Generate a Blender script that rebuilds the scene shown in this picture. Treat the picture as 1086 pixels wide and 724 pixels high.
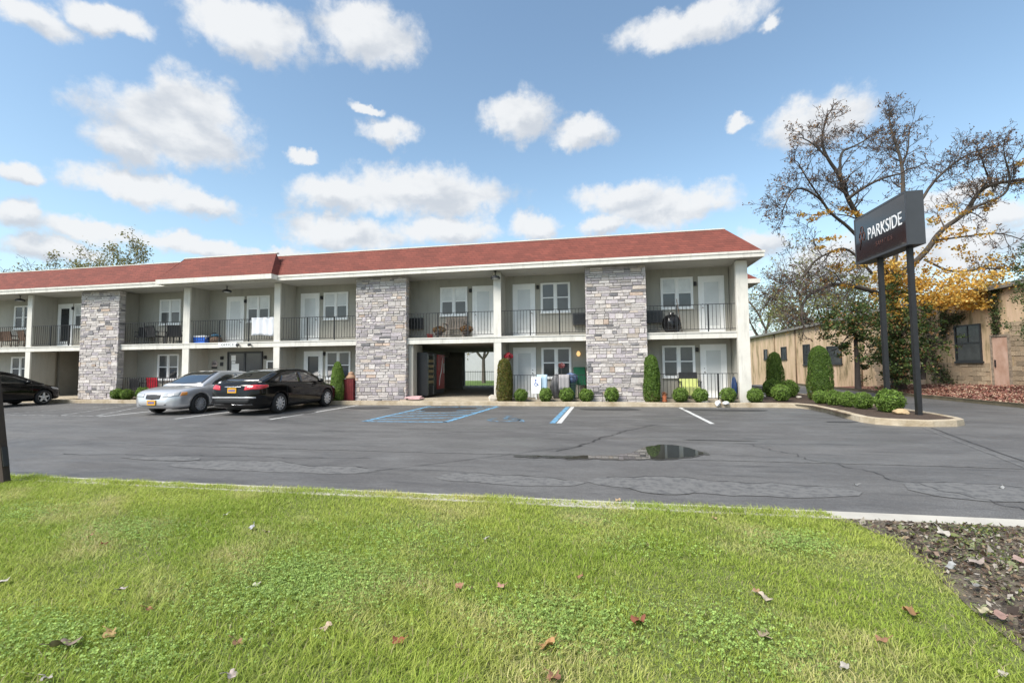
import bpy, bmesh, math, random
import numpy as np
from mathutils import Vector, Matrix
from mathutils.bvhtree import BVHTree
R = math.radians
random.seed(7)
for o in list(bpy.data.objects): bpy.data.objects.remove(o)
C = bpy.context.scene.collection

# ------------------------------------------------------------------ camera
TH, PITCH, ROLL = .1896, .0542, .0096
cd = bpy.data.cameras.new('camera'); cam = bpy.data.objects.new('camera', cd); C.objects.link(cam)
cd.sensor_width = 36; cd.lens = 490.9/1086*36; cd.clip_start = .05; cd.clip_end = 3000
cp, sp, cr, sr = math.cos(PITCH), math.sin(PITCH), math.cos(ROLL), math.sin(ROLL)
F = Vector((0, cp, sp)); X_ = Vector((1, 0, 0)); U_ = Vector((0, -sp, cp))
Rt = X_*cr-U_*sr; Up = X_*sr+U_*cr
rot = Matrix((( Rt.x, Up.x, -F.x), (Rt.y, Up.y, -F.y), (Rt.z, Up.z, -F.z)))
rot = Matrix.Rotation(TH, 3, 'Z') @ rot
CAM = Vector((-5.189, -17.943, 1.46))
cam.matrix_world = Matrix.Translation(CAM) @ rot.to_4x4()
bpy.context.scene.camera = cam

# ------------------------------------------------------------------ world
SUN_EL, SUN_AZ = 48, 218          # azimuth measured clockwise from +Y
w = bpy.data.worlds.new('World'); bpy.context.scene.world = w; w.use_nodes = True
nt = w.node_tree; N = nt.nodes; L = nt.links; N.clear()
def wn(t, **k):
    n = N.new(t)
    for a, b in k.items(): setattr(n, a, b)
    return n
def lk(a, b): L.new(a, b)
def wmath(op, a, b=None, c=None, clamp=False):
    n = wn('ShaderNodeMath', operation=op); n.use_clamp = clamp
    for i, s in enumerate((a, b, c)):
        if s is None: continue
        if isinstance(s, (int, float)): n.inputs[i].default_value = s
        else: lk(s, n.inputs[i])
    return n.outputs[0]
def wvec(op, a, b):
    n = wn('ShaderNodeVectorMath', operation=op)
    for i, s in enumerate((a, b)):
        if isinstance(s, tuple): n.inputs[i].default_value = s
        else: lk(s, n.inputs[i])
    return n
sky = wn('ShaderNodeTexSky', sky_type='NISHITA'); sky.sun_disc = False
sky.sun_elevation = R(SUN_EL); sky.sun_rotation = R(SUN_AZ); sky.air_density = 1.1; sky.dust_density = .6; sky.ozone_density = 1.6
tc = wn('ShaderNodeTexCoord'); sx = wn('ShaderNodeSeparateXYZ'); lk(tc.outputs['Generated'], sx.inputs[0])
az = wmath('ARCTAN2', sx.outputs[0], sx.outputs[1]); el = wmath('ARCSINE', sx.outputs[2])
cb = wn('ShaderNodeCombineXYZ'); lk(az, cb.inputs[0]); lk(el, cb.inputs[1])
def fbm(vec, scale, detail=7, rough=.55):
    n = wn('ShaderNodeTexNoise'); n.inputs['Scale'].default_value = scale; n.inputs['Detail'].default_value = detail
    n.inputs['Roughness'].default_value = rough; lk(vec, n.inputs['Vector']); return n
wz = fbm(tc.outputs['Generated'], 14, 5, .6)
wo = wvec('SUBTRACT', wz.outputs['Color'], (.5, .5, .5)); ws = wn('ShaderNodeVectorMath', operation='SCALE'); lk(wo.outputs[0], ws.inputs[0]); ws.inputs['Scale'].default_value = .07
pw = wvec('ADD', cb.outputs[0], ws.outputs[0]).outputs[0]
BL = [(-1.014, 0.499, 0.047, 0.023), (-0.926, 0.527, 0.058, 0.018), (-0.721, 0.58, 0.113, 0.042), (-0.493, 0.62, 0.106, 0.044), (-0.799, 0.448, 0.071, 0.049), (-0.823, 0.401, 0.123, 0.05), (-0.893, 0.361, 0.058, 0.028), (-0.879, 0.305, 0.089, 0.025), (-0.789, 0.29, 0.068, 0.022), (-1.016, 0.289, 0.029, 0.016), (-1.012, 0.235, 0.027, 0.022), (-0.924, 0.218, 0.090, 0.020), (-0.798, 0.222, 0.10, 0.020), (-0.972, 0.181, 0.06, 0.018), (-0.447, 0.467, 0.059, 0.025), (-0.496, 0.507, 0.034, 0.009), (-0.625, 0.403, 0.024, 0.011), (-0.17, 0.509, 0.075, 0.041), (-0.03, 0.472, 0.069, 0.025), (-0.55, 0.34, 0.1, 0.032), (-0.377, 0.36, 0.183, 0.044), (-0.531, 0.27, 0.121, 0.033), (-0.321, 0.289, 0.111, 0.029), (-0.136, 0.297, 0.049, 0.025), (0.051, 0.343, 0.107, 0.031), (0.137, 0.316, 0.133, 0.034), (0.011, 0.29, 0.056, 0.017), (0.193, 0.613, 0.149, 0.03), (0.346, 0.58, 0.022, 0.013), (0.411, 0.418, 0.094, 0.035), (0.28, 0.449, 0.022, 0.012), (0.308, 0.228, 0.051, 0.029), (0.452, 0.18, 0.119, 0.042), (0.578, 0.179, 0.086, 0.049), (0.631, 0.213, 0.039, 0.022), (-0.66, 0.225, 0.06, 0.014), (0.571, 0.256, 0.065, 0.017)]
def field(vec):
    f = None
    for (a, e, ra, re) in BL:
        d = wvec('SUBTRACT', vec, (a, e, 0)).outputs[0]
        m = wvec('MULTIPLY', d, (1/(ra*1.16), 1/(re*1.25), 0)).outputs[0]
        ln = wn('ShaderNodeVectorMath', operation='LENGTH'); lk(m, ln.inputs[0])
        g = wmath('SUBTRACT', 1.0, ln.outputs['Value'])
        f = g if f is None else wmath('SMOOTH_MAX', f, g, .25)
    return f
f0 = field(pw)
fine = fbm(tc.outputs['Generated'], 22, 9, .62)
# elsewhere in the sky (behind, overhead): unseen broken cloud added as neutral fill
pz = wmath('MAXIMUM', wmath('ADD', sx.outputs[2], .18), .05)
gx = wmath('DIVIDE', sx.outputs[0], pz); gy = wmath('DIVIDE', sx.outputs[1], pz)
cg = wn('ShaderNodeCombineXYZ'); lk(gx, cg.inputs[0]); lk(gy, cg.inputs[1])
gen = fbm(cg.outputs[0], 1.1, 6, .55)
g1 = wmath('MULTIPLY', wmath('SUBTRACT', gen.outputs['Fac'], .44), 5.0)
off = wmath('MULTIPLY', wmath('SUBTRACT', wmath('ABSOLUTE', wmath('ADD', az, .19)), .95), 6, clamp=True)
top = wmath('MULTIPLY', wmath('SUBTRACT', el, .72), 6, clamp=True)
msk = wmath('MAXIMUM', off, top)
g2 = wmath('MULTIPLY', g1, msk, clamp=True)
dens = wmath('ADD', f0, wmath('MULTIPLY', wmath('SUBTRACT', fine.outputs['Fac'], .47), 1.15))
mr = wn('ShaderNodeMapRange', interpolation_type='SMOOTHSTEP'); lk(dens, mr.inputs['Value']); mr.inputs['From Min'].default_value = -.06; mr.inputs['From Max'].default_value = .5
cov = wmath('MAXIMUM', wmath('MULTIPLY', mr.outputs[0], .97), g2)
# cloud self-shading painted into the colour: white tops, grey bases, body noise
sh = fbm(wvec('ADD', wvec('MULTIPLY', tc.outputs['Generated'], (1, 1, 2.0)).outputs[0], (0, 0, .03)).outputs[0], 9, 6, .55)
mr2 = wn('ShaderNodeMapRange', interpolation_type='SMOOTHSTEP'); pw2 = wvec('ADD', pw, (-.006, .02, 0)).outputs[0]; f1 = field(pw2)
lit = wmath('ADD', sh.outputs['Fac'], wmath('MULTIPLY', wmath('SUBTRACT', f0, f1), .28))
lk(lit, mr2.inputs['Value']); mr2.inputs['From Min'].default_value = .30; mr2.inputs['From Max'].default_value = .60
cc = wn('ShaderNodeMix', data_type='RGBA'); lk(mr2.outputs[0], cc.inputs['Factor'])
CLK = 1.0
cc.inputs[6].default_value = (.335, .36, .395, 1); cc.inputs[7].default_value = (.475, .485, .495, 1)
skm = wn('ShaderNodeMix', data_type='RGBA', blend_type='MULTIPLY'); skm.inputs['Factor'].default_value = 1
lk(sky.outputs[0], skm.inputs[6]); SKS = .10; skm.inputs[7].default_value = (SKS*1.24, SKS*1.25, SKS*1.14, 1)
# haze towards the horizon
hz = wmath('POWER', wmath('SUBTRACT', 1.0, wmath('MULTIPLY', wmath('MAXIMUM', el, 0.0), 1.6, clamp=True)), 4.0)
hm = wn('ShaderNodeMix', data_type='RGBA'); lk(wmath('MULTIPLY', hz, .75), hm.inputs['Factor']); lk(skm.outputs[2], hm.inputs[6]); hm.inputs[7].default_value = (.30, .41, .52, 1)
mx = wn('ShaderNodeMix', data_type='RGBA'); lk(cov, mx.inputs['Factor']); lk(hm.outputs[2], mx.inputs[6]); lk(cc.outputs[2], mx.inputs[7])
bg = wn('ShaderNodeBackground'); lk(mx.outputs[2], bg.inputs[0]); bg.inputs[1].default_value = 1.0
wo_ = wn('ShaderNodeOutputWorld'); lk(bg.outputs[0], wo_.inputs[0])
w.cycles.sampling_method = 'MANUAL'; w.cycles.sample_map_resolution = 512

sd = bpy.data.lights.new('sun', 'SUN'); sun = bpy.data.objects.new('sun', sd); C.objects.link(sun)
sd.energy = 2.75; sd.angle = R(28); sd.color = (1, .95, .88)
sdir = Vector((math.sin(R(SUN_AZ))*math.cos(R(SUN_EL)), math.cos(R(SUN_AZ))*math.cos(R(SUN_EL)), math.sin(R(SUN_EL))))
sun.rotation_euler = sdir.to_track_quat('Z', 'Y').to_euler()
vs = bpy.context.scene.view_settings
vs.view_transform = 'Standard'; vs.look = 'None'; vs.exposure = 0.92; vs.gamma = 1

# ------------------------------------------------------------------ materials
MATS = {}
def mat(name, col, rough=.7, var=.12, scale=3.0, bump=0.0, bscale=40.0, metal=0.0, coat=0.0, spec=.5, col2=None, vcol=False, stretch=(1, 1, 1), trans=0.0, grime=0.0):
    if name in MATS: return MATS[name]
    m = bpy.data.materials.new(name); m.use_nodes = True; t = m.node_tree; b = t.nodes['Principled BSDF']
    b.inputs['Roughness'].default_value = rough; b.inputs['Metallic'].default_value = metal
    b.inputs['Coat Weight'].default_value = coat; b.inputs['Specular IOR Level'].default_value = spec
    tcn = t.nodes.new('ShaderNodeTexCoord'); mp = t.nodes.new('ShaderNodeMapping'); mp.inputs['Scale'].default_value = stretch
    t.links.new(tcn.outputs['Object'], mp.inputs[0])
    n = t.nodes.new('ShaderNodeTexNoise'); n.inputs['Scale'].default_value = scale; n.inputs['Detail'].default_value = 6; n.inputs['Roughness'].default_value = .6
    t.links.new(mp.outputs[0], n.inputs['Vector'])
    rg = t.nodes.new('ShaderNodeMapRange'); rg.inputs['From Min'].default_value = .3; rg.inputs['From Max'].default_value = .7
    t.links.new(n.outputs['Fac'], rg.inputs['Value'])
    mi = t.nodes.new('ShaderNodeMix'); mi.data_type = 'RGBA'; t.links.new(rg.outputs[0], mi.inputs['Factor'])
    c2 = col2 or tuple(min(1, c*(1+var)) for c in col); c1 = col if col2 else tuple(c*(1-var) for c in col)
    mi.inputs[6].default_value = (*c1, 1); mi.inputs[7].default_value = (*c2, 1)
    out = mi.outputs[2]
    if vcol:
        at_ = t.nodes.new('ShaderNodeAttribute'); at_.attribute_name = 'Col'
        mm = t.nodes.new('ShaderNodeMix'); mm.data_type = 'RGBA'; mm.blend_type = 'MULTIPLY'; mm.inputs['Factor'].default_value = 1
        t.links.new(out, mm.inputs[6]); t.links.new(at_.outputs['Color'], mm.inputs[7]); out = mm.outputs[2]
    if grime:
        mg = t.nodes.new('ShaderNodeMapping'); mg.inputs['Scale'].default_value = (5, 5, .5); t.links.new(tcn.outputs['Object'], mg.inputs[0])
        ng = t.nodes.new('ShaderNodeTexNoise'); ng.inputs['Scale'].default_value = 1.3; ng.inputs['Detail'].default_value = 8; ng.inputs['Roughness'].default_value = .7; t.links.new(mg.outputs[0], ng.inputs['Vector'])
        rg_ = t.nodes.new('ShaderNodeMapRange'); rg_.inputs['From Min'].default_value = .52; rg_.inputs['From Max'].default_value = .72; rg_.inputs['To Max'].default_value = grime; t.links.new(ng.outputs['Fac'], rg_.inputs['Value'])
        gm = t.nodes.new('ShaderNodeMix'); gm.data_type = 'RGBA'; t.links.new(rg_.outputs[0], gm.inputs['Factor']); t.links.new(out, gm.inputs[6]); gm.inputs[7].default_value = (.16, .14, .11, 1); out = gm.outputs[2]
    t.links.new(out, b.inputs['Base Color'])
    if bump:
        n2 = t.nodes.new('ShaderNodeTexNoise'); n2.inputs['Scale'].default_value = bscale; n2.inputs['Detail'].default_value = 5
        t.links.new(mp.outputs[0], n2.inputs['Vector'])
        bp = t.nodes.new('ShaderNodeBump'); bp.inputs['Strength'].default_value = bump; bp.inputs['Distance'].default_value = .02
        t.links.new(n2.outputs['Fac'], bp.inputs['Height']); t.links.new(bp.outputs[0], b.inputs['Normal'])
    if trans:
        b.inputs['Transmission Weight'].default_value = 0
        b.inputs['Subsurface Weight'].default_value = 0
    MATS[name] = m; return m
def leafmat(name, col, col2, rough=.55, tl=.35):
    if name in MATS: return MATS[name]
    m = mat(name, col, rough, col2=col2, scale=.9, vcol=True, spec=.3); t = m.node_tree; b = t.nodes['Principled BSDF']
    tr = t.nodes.new('ShaderNodeBsdfTranslucent'); src = b.inputs['Base Color'].links[0].from_socket; t.links.new(src, tr.inputs[0])
    ms = t.nodes.new('ShaderNodeMixShader'); ms.inputs[0].default_value = tl
    o = [n for n in t.nodes if n.type == 'OUTPUT_MATERIAL'][0]
    t.links.new(b.outputs[0], ms.inputs[1]); t.links.new(tr.outputs[0], ms.inputs[2]); t.links.new(ms.outputs[0], o.inputs[0])
    return m
WALL = mat('taupe_stucco', (.41, .39, .335), .85, .10, 1.1, .25, 60, stretch=(1, 1, .35), grime=.3)
SIDING = mat('greige_siding', (.45, .43, .375), .8, .10, 1.0, .1, 30, stretch=(1, 1, .35), grime=.3)
CREAM = mat('cream_trim', (.70, .67, .60), .6, .10, 1.6, .05, 30, grime=.35)
WHITE = mat('white_paint', (.86, .86, .84), .45, .04, 4.0)
SOFFIT = mat('soffit_paint', (.52, .50, .44), .8, .05, 1.0)
BLACK = mat('black_metal', (.018, .018, .019), .45, .2, 8)
DARKM = mat('charcoal_metal', (.028, .029, .032), .4, .2, 3)
CONC = mat('concrete', (.42, .36, .27), .9, .22, 2.5, .4, 50)
CONCP = mat('pale_concrete', (.50, .47, .41), .9, .15, 2.0, .3, 50)
KERB = mat('weathered_kerb', (.30, .23, .14), .9, .3, 2.2, .6, 30, col2=(.58, .50, .38))
MULCH = mat('brown_mulch', (.035, .024, .018), .95, .3, 12, 1.0, 60, col2=(.11, .07, .045))
GLASSD = mat('dark_glass', (.03, .034, .038), .06, .3, 1.5, spec=.6)
GLASSG = mat('grey_blind_glass', (.11, .115, .115), .08, .15, 2.0, spec=.6)
BLIND = mat('pale_curtain_glass', (.66, .67, .65), .12, .22, 1.6, spec=.5)
BLINDW = mat('white_blind_glass', (.62, .63, .62), .2, .06, 2.0, spec=.5)
CHROME = mat('chrome', (.6, .6, .6), .15, .05, 3, metal=1)
RED = mat('red_paint', (.30, .018, .02), .45, .15, 3)

# ------------------------------------------------------------------ mesh helpers
class MB:
    def __init__(s): s.v = []; s.f = []; s.c = []; s.m = []; s.sm = []
    def add(s, vs_, fs, col=(1, 1, 1), mi=0, smooth=False):
        b = len(s.v); s.v += [tuple(p) for p in vs_]; s.c += [col]*len(vs_)
        for f in fs: s.f.append(tuple(i+b for i in f)); s.m.append(mi); s.sm.append(smooth)
    def box(s, x0, x1, y0, y1, z0, z1, col=(1, 1, 1), mi=0):
        s.add([(x0, y0, z0), (x1, y0, z0), (x1, y1, z0), (x0, y1, z0), (x0, y0, z1), (x1, y0, z1), (x1, y1, z1), (x0, y1, z1)],
              [(0, 3, 2, 1), (4, 5, 6, 7), (0, 1, 5, 4), (1, 2, 6, 5), (2, 3, 7, 6), (3, 0, 4, 7)], col, mi); return s
    def obox(s, c, dx, dy, dz, ang=0, tilt=0, mi=0, col=(1, 1, 1)):
        M = Matrix.Translation(c) @ Matrix.Rotation(ang, 4, 'Z') @ Matrix.Rotation(tilt, 4, 'X')
        P = [M @ Vector((i*dx/2, j*dy/2, k*dz/2)) for k in (-1, 1) for (i, j) in ((-1, -1), (1, -1), (1, 1), (-1, 1))]
        s.add(P, [(0, 3, 2, 1), (4, 5, 6, 7), (0, 1, 5, 4), (1, 2, 6, 5), (2, 3, 7, 6), (3, 0, 4, 7)], col, mi); return s
    def tube(s, pts, rad, n=8, cap=True, col=(1, 1, 1), mi=0, smooth=True):
        pts = [Vector(p) for p in pts]; rad = rad if hasattr(rad, '__len__') else [rad]*len(pts)
        V = []; t0 = (pts[1]-pts[0]).normalized(); a = t0.orthogonal().normalized()
        for i, p in enumerate(pts):
            t = (pts[min(i+1, len(pts)-1)]-pts[max(i-1, 0)]).normalized()
            a = (a-t*a.dot(t)).normalized(); b = t.cross(a)
            for k in range(n):
                g = 2*math.pi*k/n; V.append(p+(a*math.cos(g)+b*math.sin(g))*rad[i])
        Fc = [(i*n+k, i*n+(k+1) % n, (i+1)*n+(k+1) % n, (i+1)*n+k) for i in range(len(pts)-1) for k in range(n)]
        if cap: Fc += [tuple(range(n))[::-1], tuple((len(pts)-1)*n+k for k in range(n))]
        s.add(V, Fc, col, mi, smooth); return s
    def lathe(s, prof, c=(0, 0, 0), axis='z', n=20, col=(1, 1, 1), mi=0, smooth=True, sx=1, sy=1, cap=True):
        V = []
        for (r, h) in prof:
            for k in range(n):
                g = 2*math.pi*k/n; x, y = r*math.cos(g)*sx, r*math.sin(g)*sy
                p = (x, y, h) if axis == 'z' else ((x, h, y) if axis == 'y' else (h, x, y))
                V.append((c[0]+p[0], c[1]+p[1], c[2]+p[2]))
        m = len(prof); Fc = [(i*n+k, i*n+(k+1) % n, (i+1)*n+(k+1) % n, (i+1)*n+k) for i in range(m-1) for k in range(n)]
        if cap: Fc += [tuple(range(n))[::-1], tuple((m-1)*n+k for k in range(n))]
        s.add(V, Fc, col, mi, smooth); return s
    def ell(s, c, r, n=14, m=8, col=(1, 1, 1), mi=0, jit=0.0):
        prof = [(max(.001, math.sin(math.pi*i/m)), -math.cos(math.pi*i/m)) for i in range(m+1)]
        V = []
        for (q, h) in prof:
            for k in range(n):
                g = 2*math.pi*k/n; j = 1+random.uniform(-jit, jit)
                V.append((c[0]+q*math.cos(g)*r[0]*j, c[1]+q*math.sin(g)*r[1]*j, c[2]+h*r[2]*j))
        s.add(V, [(i*n+k, i*n+(k+1) % n, (i+1)*n+(k+1) % n, (i+1)*n+k) for i in range(m) for k in range(n)], col, mi, True); return s
    def prism(s, poly, z0, z1, mi=0, col=(1, 1, 1), plane='xy'):
        n = len(poly)
        f = {'xy': lambda p, h: (p[0], p[1], h), 'xz': lambda p, h: (p[0], h, p[1]), 'yz': lambda p, h: (h, p[0], p[1])}[plane]
        s.add([f(p, z0) for p in poly]+[f(p, z1) for p in poly],
              [tuple(range(n))[::-1], tuple(range(n, 2*n))]+[(i, (i+1) % n, n+(i+1) % n, n+i) for i in range(n)], col, mi); return s
    def quad(s, a, b, c, d, col=(1, 1, 1), mi=0): s.add([a, b, c, d], [(0, 1, 2, 3)], col, mi); return s
    def build(s, name, mats, parent=None, recalc=True, vcol=False, **kw):
        me = bpy.data.meshes.new(name); me.from_pydata(s.v, [], s.f); 
        for m in (mats if isinstance(mats, (list, tuple)) else [mats]): me.materials.append(m)
        me.polygons.foreach_set('material_index', s.m); me.polygons.foreach_set('use_smooth', s.sm)
        if vcol:
            ca = me.color_attributes.new('Col', 'FLOAT_COLOR', 'POINT')
            ca.data.foreach_set('color', np.array([(*c, 1) for c in s.c], dtype=np.float32).ravel())
        if recalc:
            b = bmesh.new(); b.from_mesh(me); bmesh.ops.recalc_face_normals(b, faces=b.faces); b.to_mesh(me); b.free()
        me.update(); o = bpy.data.objects.new(name, me); C.objects.link(o)
        if parent is not None: o.parent = parent
        for k, v in kw.items(): o[k] = v
        return o
def npmesh(name, V, quads, col, m, parent=None, tri=False, smooth=False, **kw):
    """fast mesh from numpy arrays: V (n,3), quads (k,4), col (n,3)"""
    me = bpy.data.meshes.new(name); k = quads.shape[1]
    me.vertices.add(len(V)); me.vertices.foreach_set('co', V.astype(np.float32).ravel())
    me.loops.add(quads.size); me.loops.foreach_set('vertex_index', quads.astype(np.int32).ravel())
    me.polygons.add(len(quads)); me.polygons.foreach_set('loop_start', np.arange(0, quads.size, k, dtype=np.int32))
    me.update(calc_edges=True)
    if smooth: me.polygons.foreach_set('use_smooth', np.ones(len(quads), dtype=bool))
    if col is not None:
        ca = me.color_attributes.new('Col', 'FLOAT_COLOR', 'POINT')
        ca.data.foreach_set('color', np.concatenate([col, np.ones((len(V), 1))], 1).astype(np.float32).ravel())
    me.materials.append(m); o = bpy.data.objects.new(name, me); C.objects.link(o)
    if parent is not None: o.parent = parent
    for a, b in kw.items(): o[a] = b
    return o
def tag(o, label, cat, group=None):
    o['label'] = label; o['category'] = cat
    if group: o['group'] = group
    return o
def thing(name, label, cat, loc=(0, 0, 0), rz=0, group=None):
    o = bpy.data.objects.new(name, None); C.objects.link(o); o.location = loc; o.rotation_euler = (0, 0, rz)
    o.empty_display_size = .2; return tag(o, label, cat, group)
def struct(o): o['kind'] = 'structure'; return o
def dup(root, loc, rz, label, sc=None, group=None):
    r = root.copy(); C.objects.link(r); r.location = loc; r.rotation_euler = (0, 0, rz); r['label'] = label
    if group: r['group'] = group
    if sc: r.scale = sc
    for ch in list(root.children):
        c = ch.copy(); C.objects.link(c); c.parent = r
        for g in list(ch.children):
            d = g.copy(); C.objects.link(d); d.parent = c
    return r
def leaves_np(P, size, rng, cols, aspect=.6, up=0.0, Nrm=None):
    """leaf quads (rhombi) at points P"""
    n = len(P); d = rng.normal(size=(n, 3)); 
    if Nrm is not None: d = d*.7+Nrm*1.0
    d /= np.linalg.norm(d, axis=1)[:, None]+1e-9
    t = rng.normal(size=(n, 3)); t[:, 2] += up; t -= d*(t*d).sum(1)[:, None]; t /= np.linalg.norm(t, axis=1)[:, None]+1e-9
    b = np.cross(d, t); sz = (np.asarray(size)*rng.uniform(.6, 1.3, n))[:, None]
    V = np.stack([P-t*sz*.5, P+b*sz*aspect*.5, P+t*sz*.5, P-b*sz*aspect*.5], 1).reshape(-1, 3)
    Q = np.arange(4*n).reshape(-1, 4); c = np.repeat(cols, 4, axis=0); return V, Q, c

# ------------------------------------------------------------------ ground, lot, lawn
def asphalt():
    m = bpy.data.materials.new('asphalt'); m.use_nodes = True; t = m.node_tree; b = t.nodes['Principled BSDF']
    nd = t.nodes.new; lk_ = t.links.new
    tcn = nd('ShaderNodeTexCoord')
    def noise(sc, st=(1, 1, 1), det=6, rg=.6):
        mp = nd('ShaderNodeMapping'); mp.inputs['Scale'].default_value = st; lk_(tcn.outputs['Object'], mp.inputs[0])
        n = nd('ShaderNodeTexNoise'); n.inputs['Scale'].default_value = sc; n.inputs['Detail'].default_value = det; n.inputs['Roughness'].default_value = rg; lk_(mp.outputs[0], n.inputs['Vector']); return n.outputs['Fac']
    def rng_(s, a, b_, lo=0, hi=1):
        r = nd('ShaderNodeMapRange'); r.inputs['From Min'].default_value = a; r.inputs['From Max'].default_value = b_; r.inputs['To Min'].default_value = lo; r.inputs['To Max'].default_value = hi; lk_(s, r.inputs['Value']); return r.outputs[0]
    def mixc(f, a, b_, bt='MIX'):
        x = nd('ShaderNodeMix'); x.data_type = 'RGBA'; x.blend_type = bt
        for i, s in ((0, f), (6, a), (7, b_)):
            if isinstance(s, (float, int)): x.inputs[i].default_value = s
            elif isinstance(s, tuple): x.inputs[i].default_value = (*s, 1)
            else: lk_(s, x.inputs[i])
        return x.outputs[2]
    def mth(op, a, b_=None):
        x = nd('ShaderNodeMath'); x.operation = op
        for i, s in enumerate((a, b_)):
            if s is None: continue
            if isinstance(s, (float, int)): x.inputs[i].default_value = s
            else: lk_(s, x.inputs[i])
        return x.outputs[0]
    base = mixc(rng_(noise(.35, (.35, 1, 1)), .35, .65), (.098, .094, .091), (.142, .137, .131))
    base = mixc(rng_(noise(1.6, (.5, 1, 1), 8, .7), .45, .75), base, (.175, .172, .166))
    base = mixc(rng_(noise(2.2, (.25, 1.5, 1), 7, .65), .55, .75), base, (.056, .055, .055))
    sp_ = mth('MULTIPLY', rng_(noise(75, det=5, rg=.75), .35, .68, .5, 1.55), rng_(noise(13, det=8, rg=.8), .35, .65, .84, 1.15))
    vv = nd('ShaderNodeVectorMath'); vv.operation = 'SCALE'; lk_(base, vv.inputs[0]); lk_(sp_, vv.inputs['Scale'])
    lk_(vv.outputs[0], b.inputs['Base Color'])
    lk_(rng_(noise(.9, (.4, 1, 1)), .35, .6, .42, .8), b.inputs['Roughness']); b.inputs['Specular IOR Level'].default_value = .45
    bp = nd('ShaderNodeBump'); bp.inputs['Strength'].default_value = .5; bp.inputs['Distance'].default_value = .008; lk_(noise(90, det=4), bp.inputs['Height']); lk_(bp.outputs[0], b.inputs['Normal'])
    return m
ASPH = asphalt()
GROUNDM = mat('soil_ground', (.05, .07, .025), .95, .4, .5, .6, 20, col2=(.11, .12, .05))
def patch(name, poly, z, m, kind=True, parent=None):
    mb = MB(); mb.add([(p[0], p[1], z) for p in poly], [tuple(range(len(poly)))]); o = mb.build(name, m, parent, recalc=False)
    if kind: struct(o)
    return o
patch('ground', [(-400, -300), (400, -300), (400, 500), (-400, 500)], -.45, GROUNDM)
patch('car_park', [(-90, -12.95), (30, -12.95), (30, -.78), (7.9, -.78), (7.9, 18), (3.2, 18), (3.2, -.78), (-90, -.78)], 0, ASPH)
LV = lambda a: -13.12
# lawn soil
patch('lawn_soil', [(-60, -40), (40, -40), (40, -13.12), (-60, -13.12)], .035, mat('lawn_soil', (.10, .12, .03), .95, .3, 6, .8, 40, col2=(.17, .20, .06)))
mb = MB(); mb.box(-90, 30, -13.14, -12.93, -.3, .05)
k0 = struct(mb.build('lawn_kerb', CONCP))
# yard behind the building and its terrain
patch('back_lawn', [(-90, 13.2), (5, 13.2), (5, 34), (-90, 34)], .0, mat('back_grass', (.10, .17, .03), .9, .3, 2, .6, 30))
patch('back_path', [(-90, 12.4), (3, 12.4), (3, 13.2), (-90, 13.2)], .02, CONCP)

def ribbon(name, pts, wd, z0, z1, m, closed=False, n_sub=1):
    mb = MB(); P = [Vector((p[0], p[1])) for p in pts]; n = len(P); V = []
    for i, p in enumerate(P):
        a = P[(i-1) % n] if closed or i else p; c = P[(i+1) % n] if closed or i < n-1 else p
        t = (c-a).normalized(); nn = Vector((-t.y, t.x)); q = p+nn*wd
        z1j = z1+random.uniform(-.008, .008)
        V += [(p.x, p.y, z0), (p.x+nn.x*.012, p.y+nn.y*.012, z1j-.015), (p.x+nn.x*.03, p.y+nn.y*.03, z1j), (q.x, q.y, z1j), (q.x, q.y, z0)]
    k = 5; rr = range(n if closed else n-1)
    mb.add(V, [(i*k+j, ((i+1) % n)*k+j, ((i+1) % n)*k+j+1, i*k+j+1) for i in rr for j in range(k-1)]+([] if closed else [tuple(range(k))[::-1], tuple((n-1)*k+j for j in range(k))]))
    return mb.build(name, m)
def subdiv(pts, step=.5, jit=.012):
    out = []
    for a, b in zip(pts, pts[1:]):
        d = math.hypot(b[0]-a[0], b[1]-a[1]); k = max(1, int(d/step))
        for i in range(k): f = i/k; out.append((a[0]+(b[0]-a[0])*f+random.uniform(-jit, jit), a[1]+(b[1]-a[1])*f+random.uniform(-jit, jit)))
    out.append(pts[-1]); return out
KV = -.93
isl = [(-60, KV), (.6, KV), (1.15, -1.0), (1.38, -1.5), (1.36, -2.7), (1.2, -4.0), (1.12, -4.9), (1.22, -5.35), (1.55, -5.62), (2.2, -5.72), (2.75, -5.6), (3.1, -5.3), (3.25, -4.9), (3.35, -4.0), (3.45, 0), (3.6, 8), (3.7, 16)]
struct(ribbon('kerb', subdiv(isl), .16, -.05, .15, KERB))
ip = [(.6, KV+.1), (1.05, -.9), (1.28, -1.45), (1.26, -2.7), (1.1, -4.0), (1.25, -4.9), (1.32, -5.25), (1.6, -5.5), (2.2, -5.58), (2.7, -5.46), (2.95, -5.2), (3.1, -4.9), (3.22, -4), (3.32, 0), (3.5, 8), (3.6, 16)]
patch('planting_bed', ip+[(.05, 16), (.05, -.5), (-8.9, -.5), (-8.9, KV+.1)], .128, MULCH)
patch('planting_bed', [(-29.4, KV+.1), (-13.1, KV+.1), (-13.1, 0), (-29.4, 0)], .128, MULCH)
patch('entry_apron', [(-13.1, KV+.13), (-8.9, KV+.13), (-8.9, 0), (-13.1, 0)], .152, CONC)
patch('entry_apron', [(-33.2, KV+.13), (-29.4, KV+.13), (-29.4, 0), (-33.2, 0)], .152, CONC)
patch('planting_bed', [(-60, KV+.1), (-33.2, KV+.1), (-33.2, 0), (-60, 0)], .128, MULCH)
mb = MB(); mb.box(-42, -.0, -.12, 12.45, -.3, .19)
struct(mb.build('walkway', CONC))
# pale path at the far side of the planting
patch('side_path', [(.3, 4.0), (2.2, 4.0), (2.2, 9), (.3, 9)], .14, CONCP)
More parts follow.
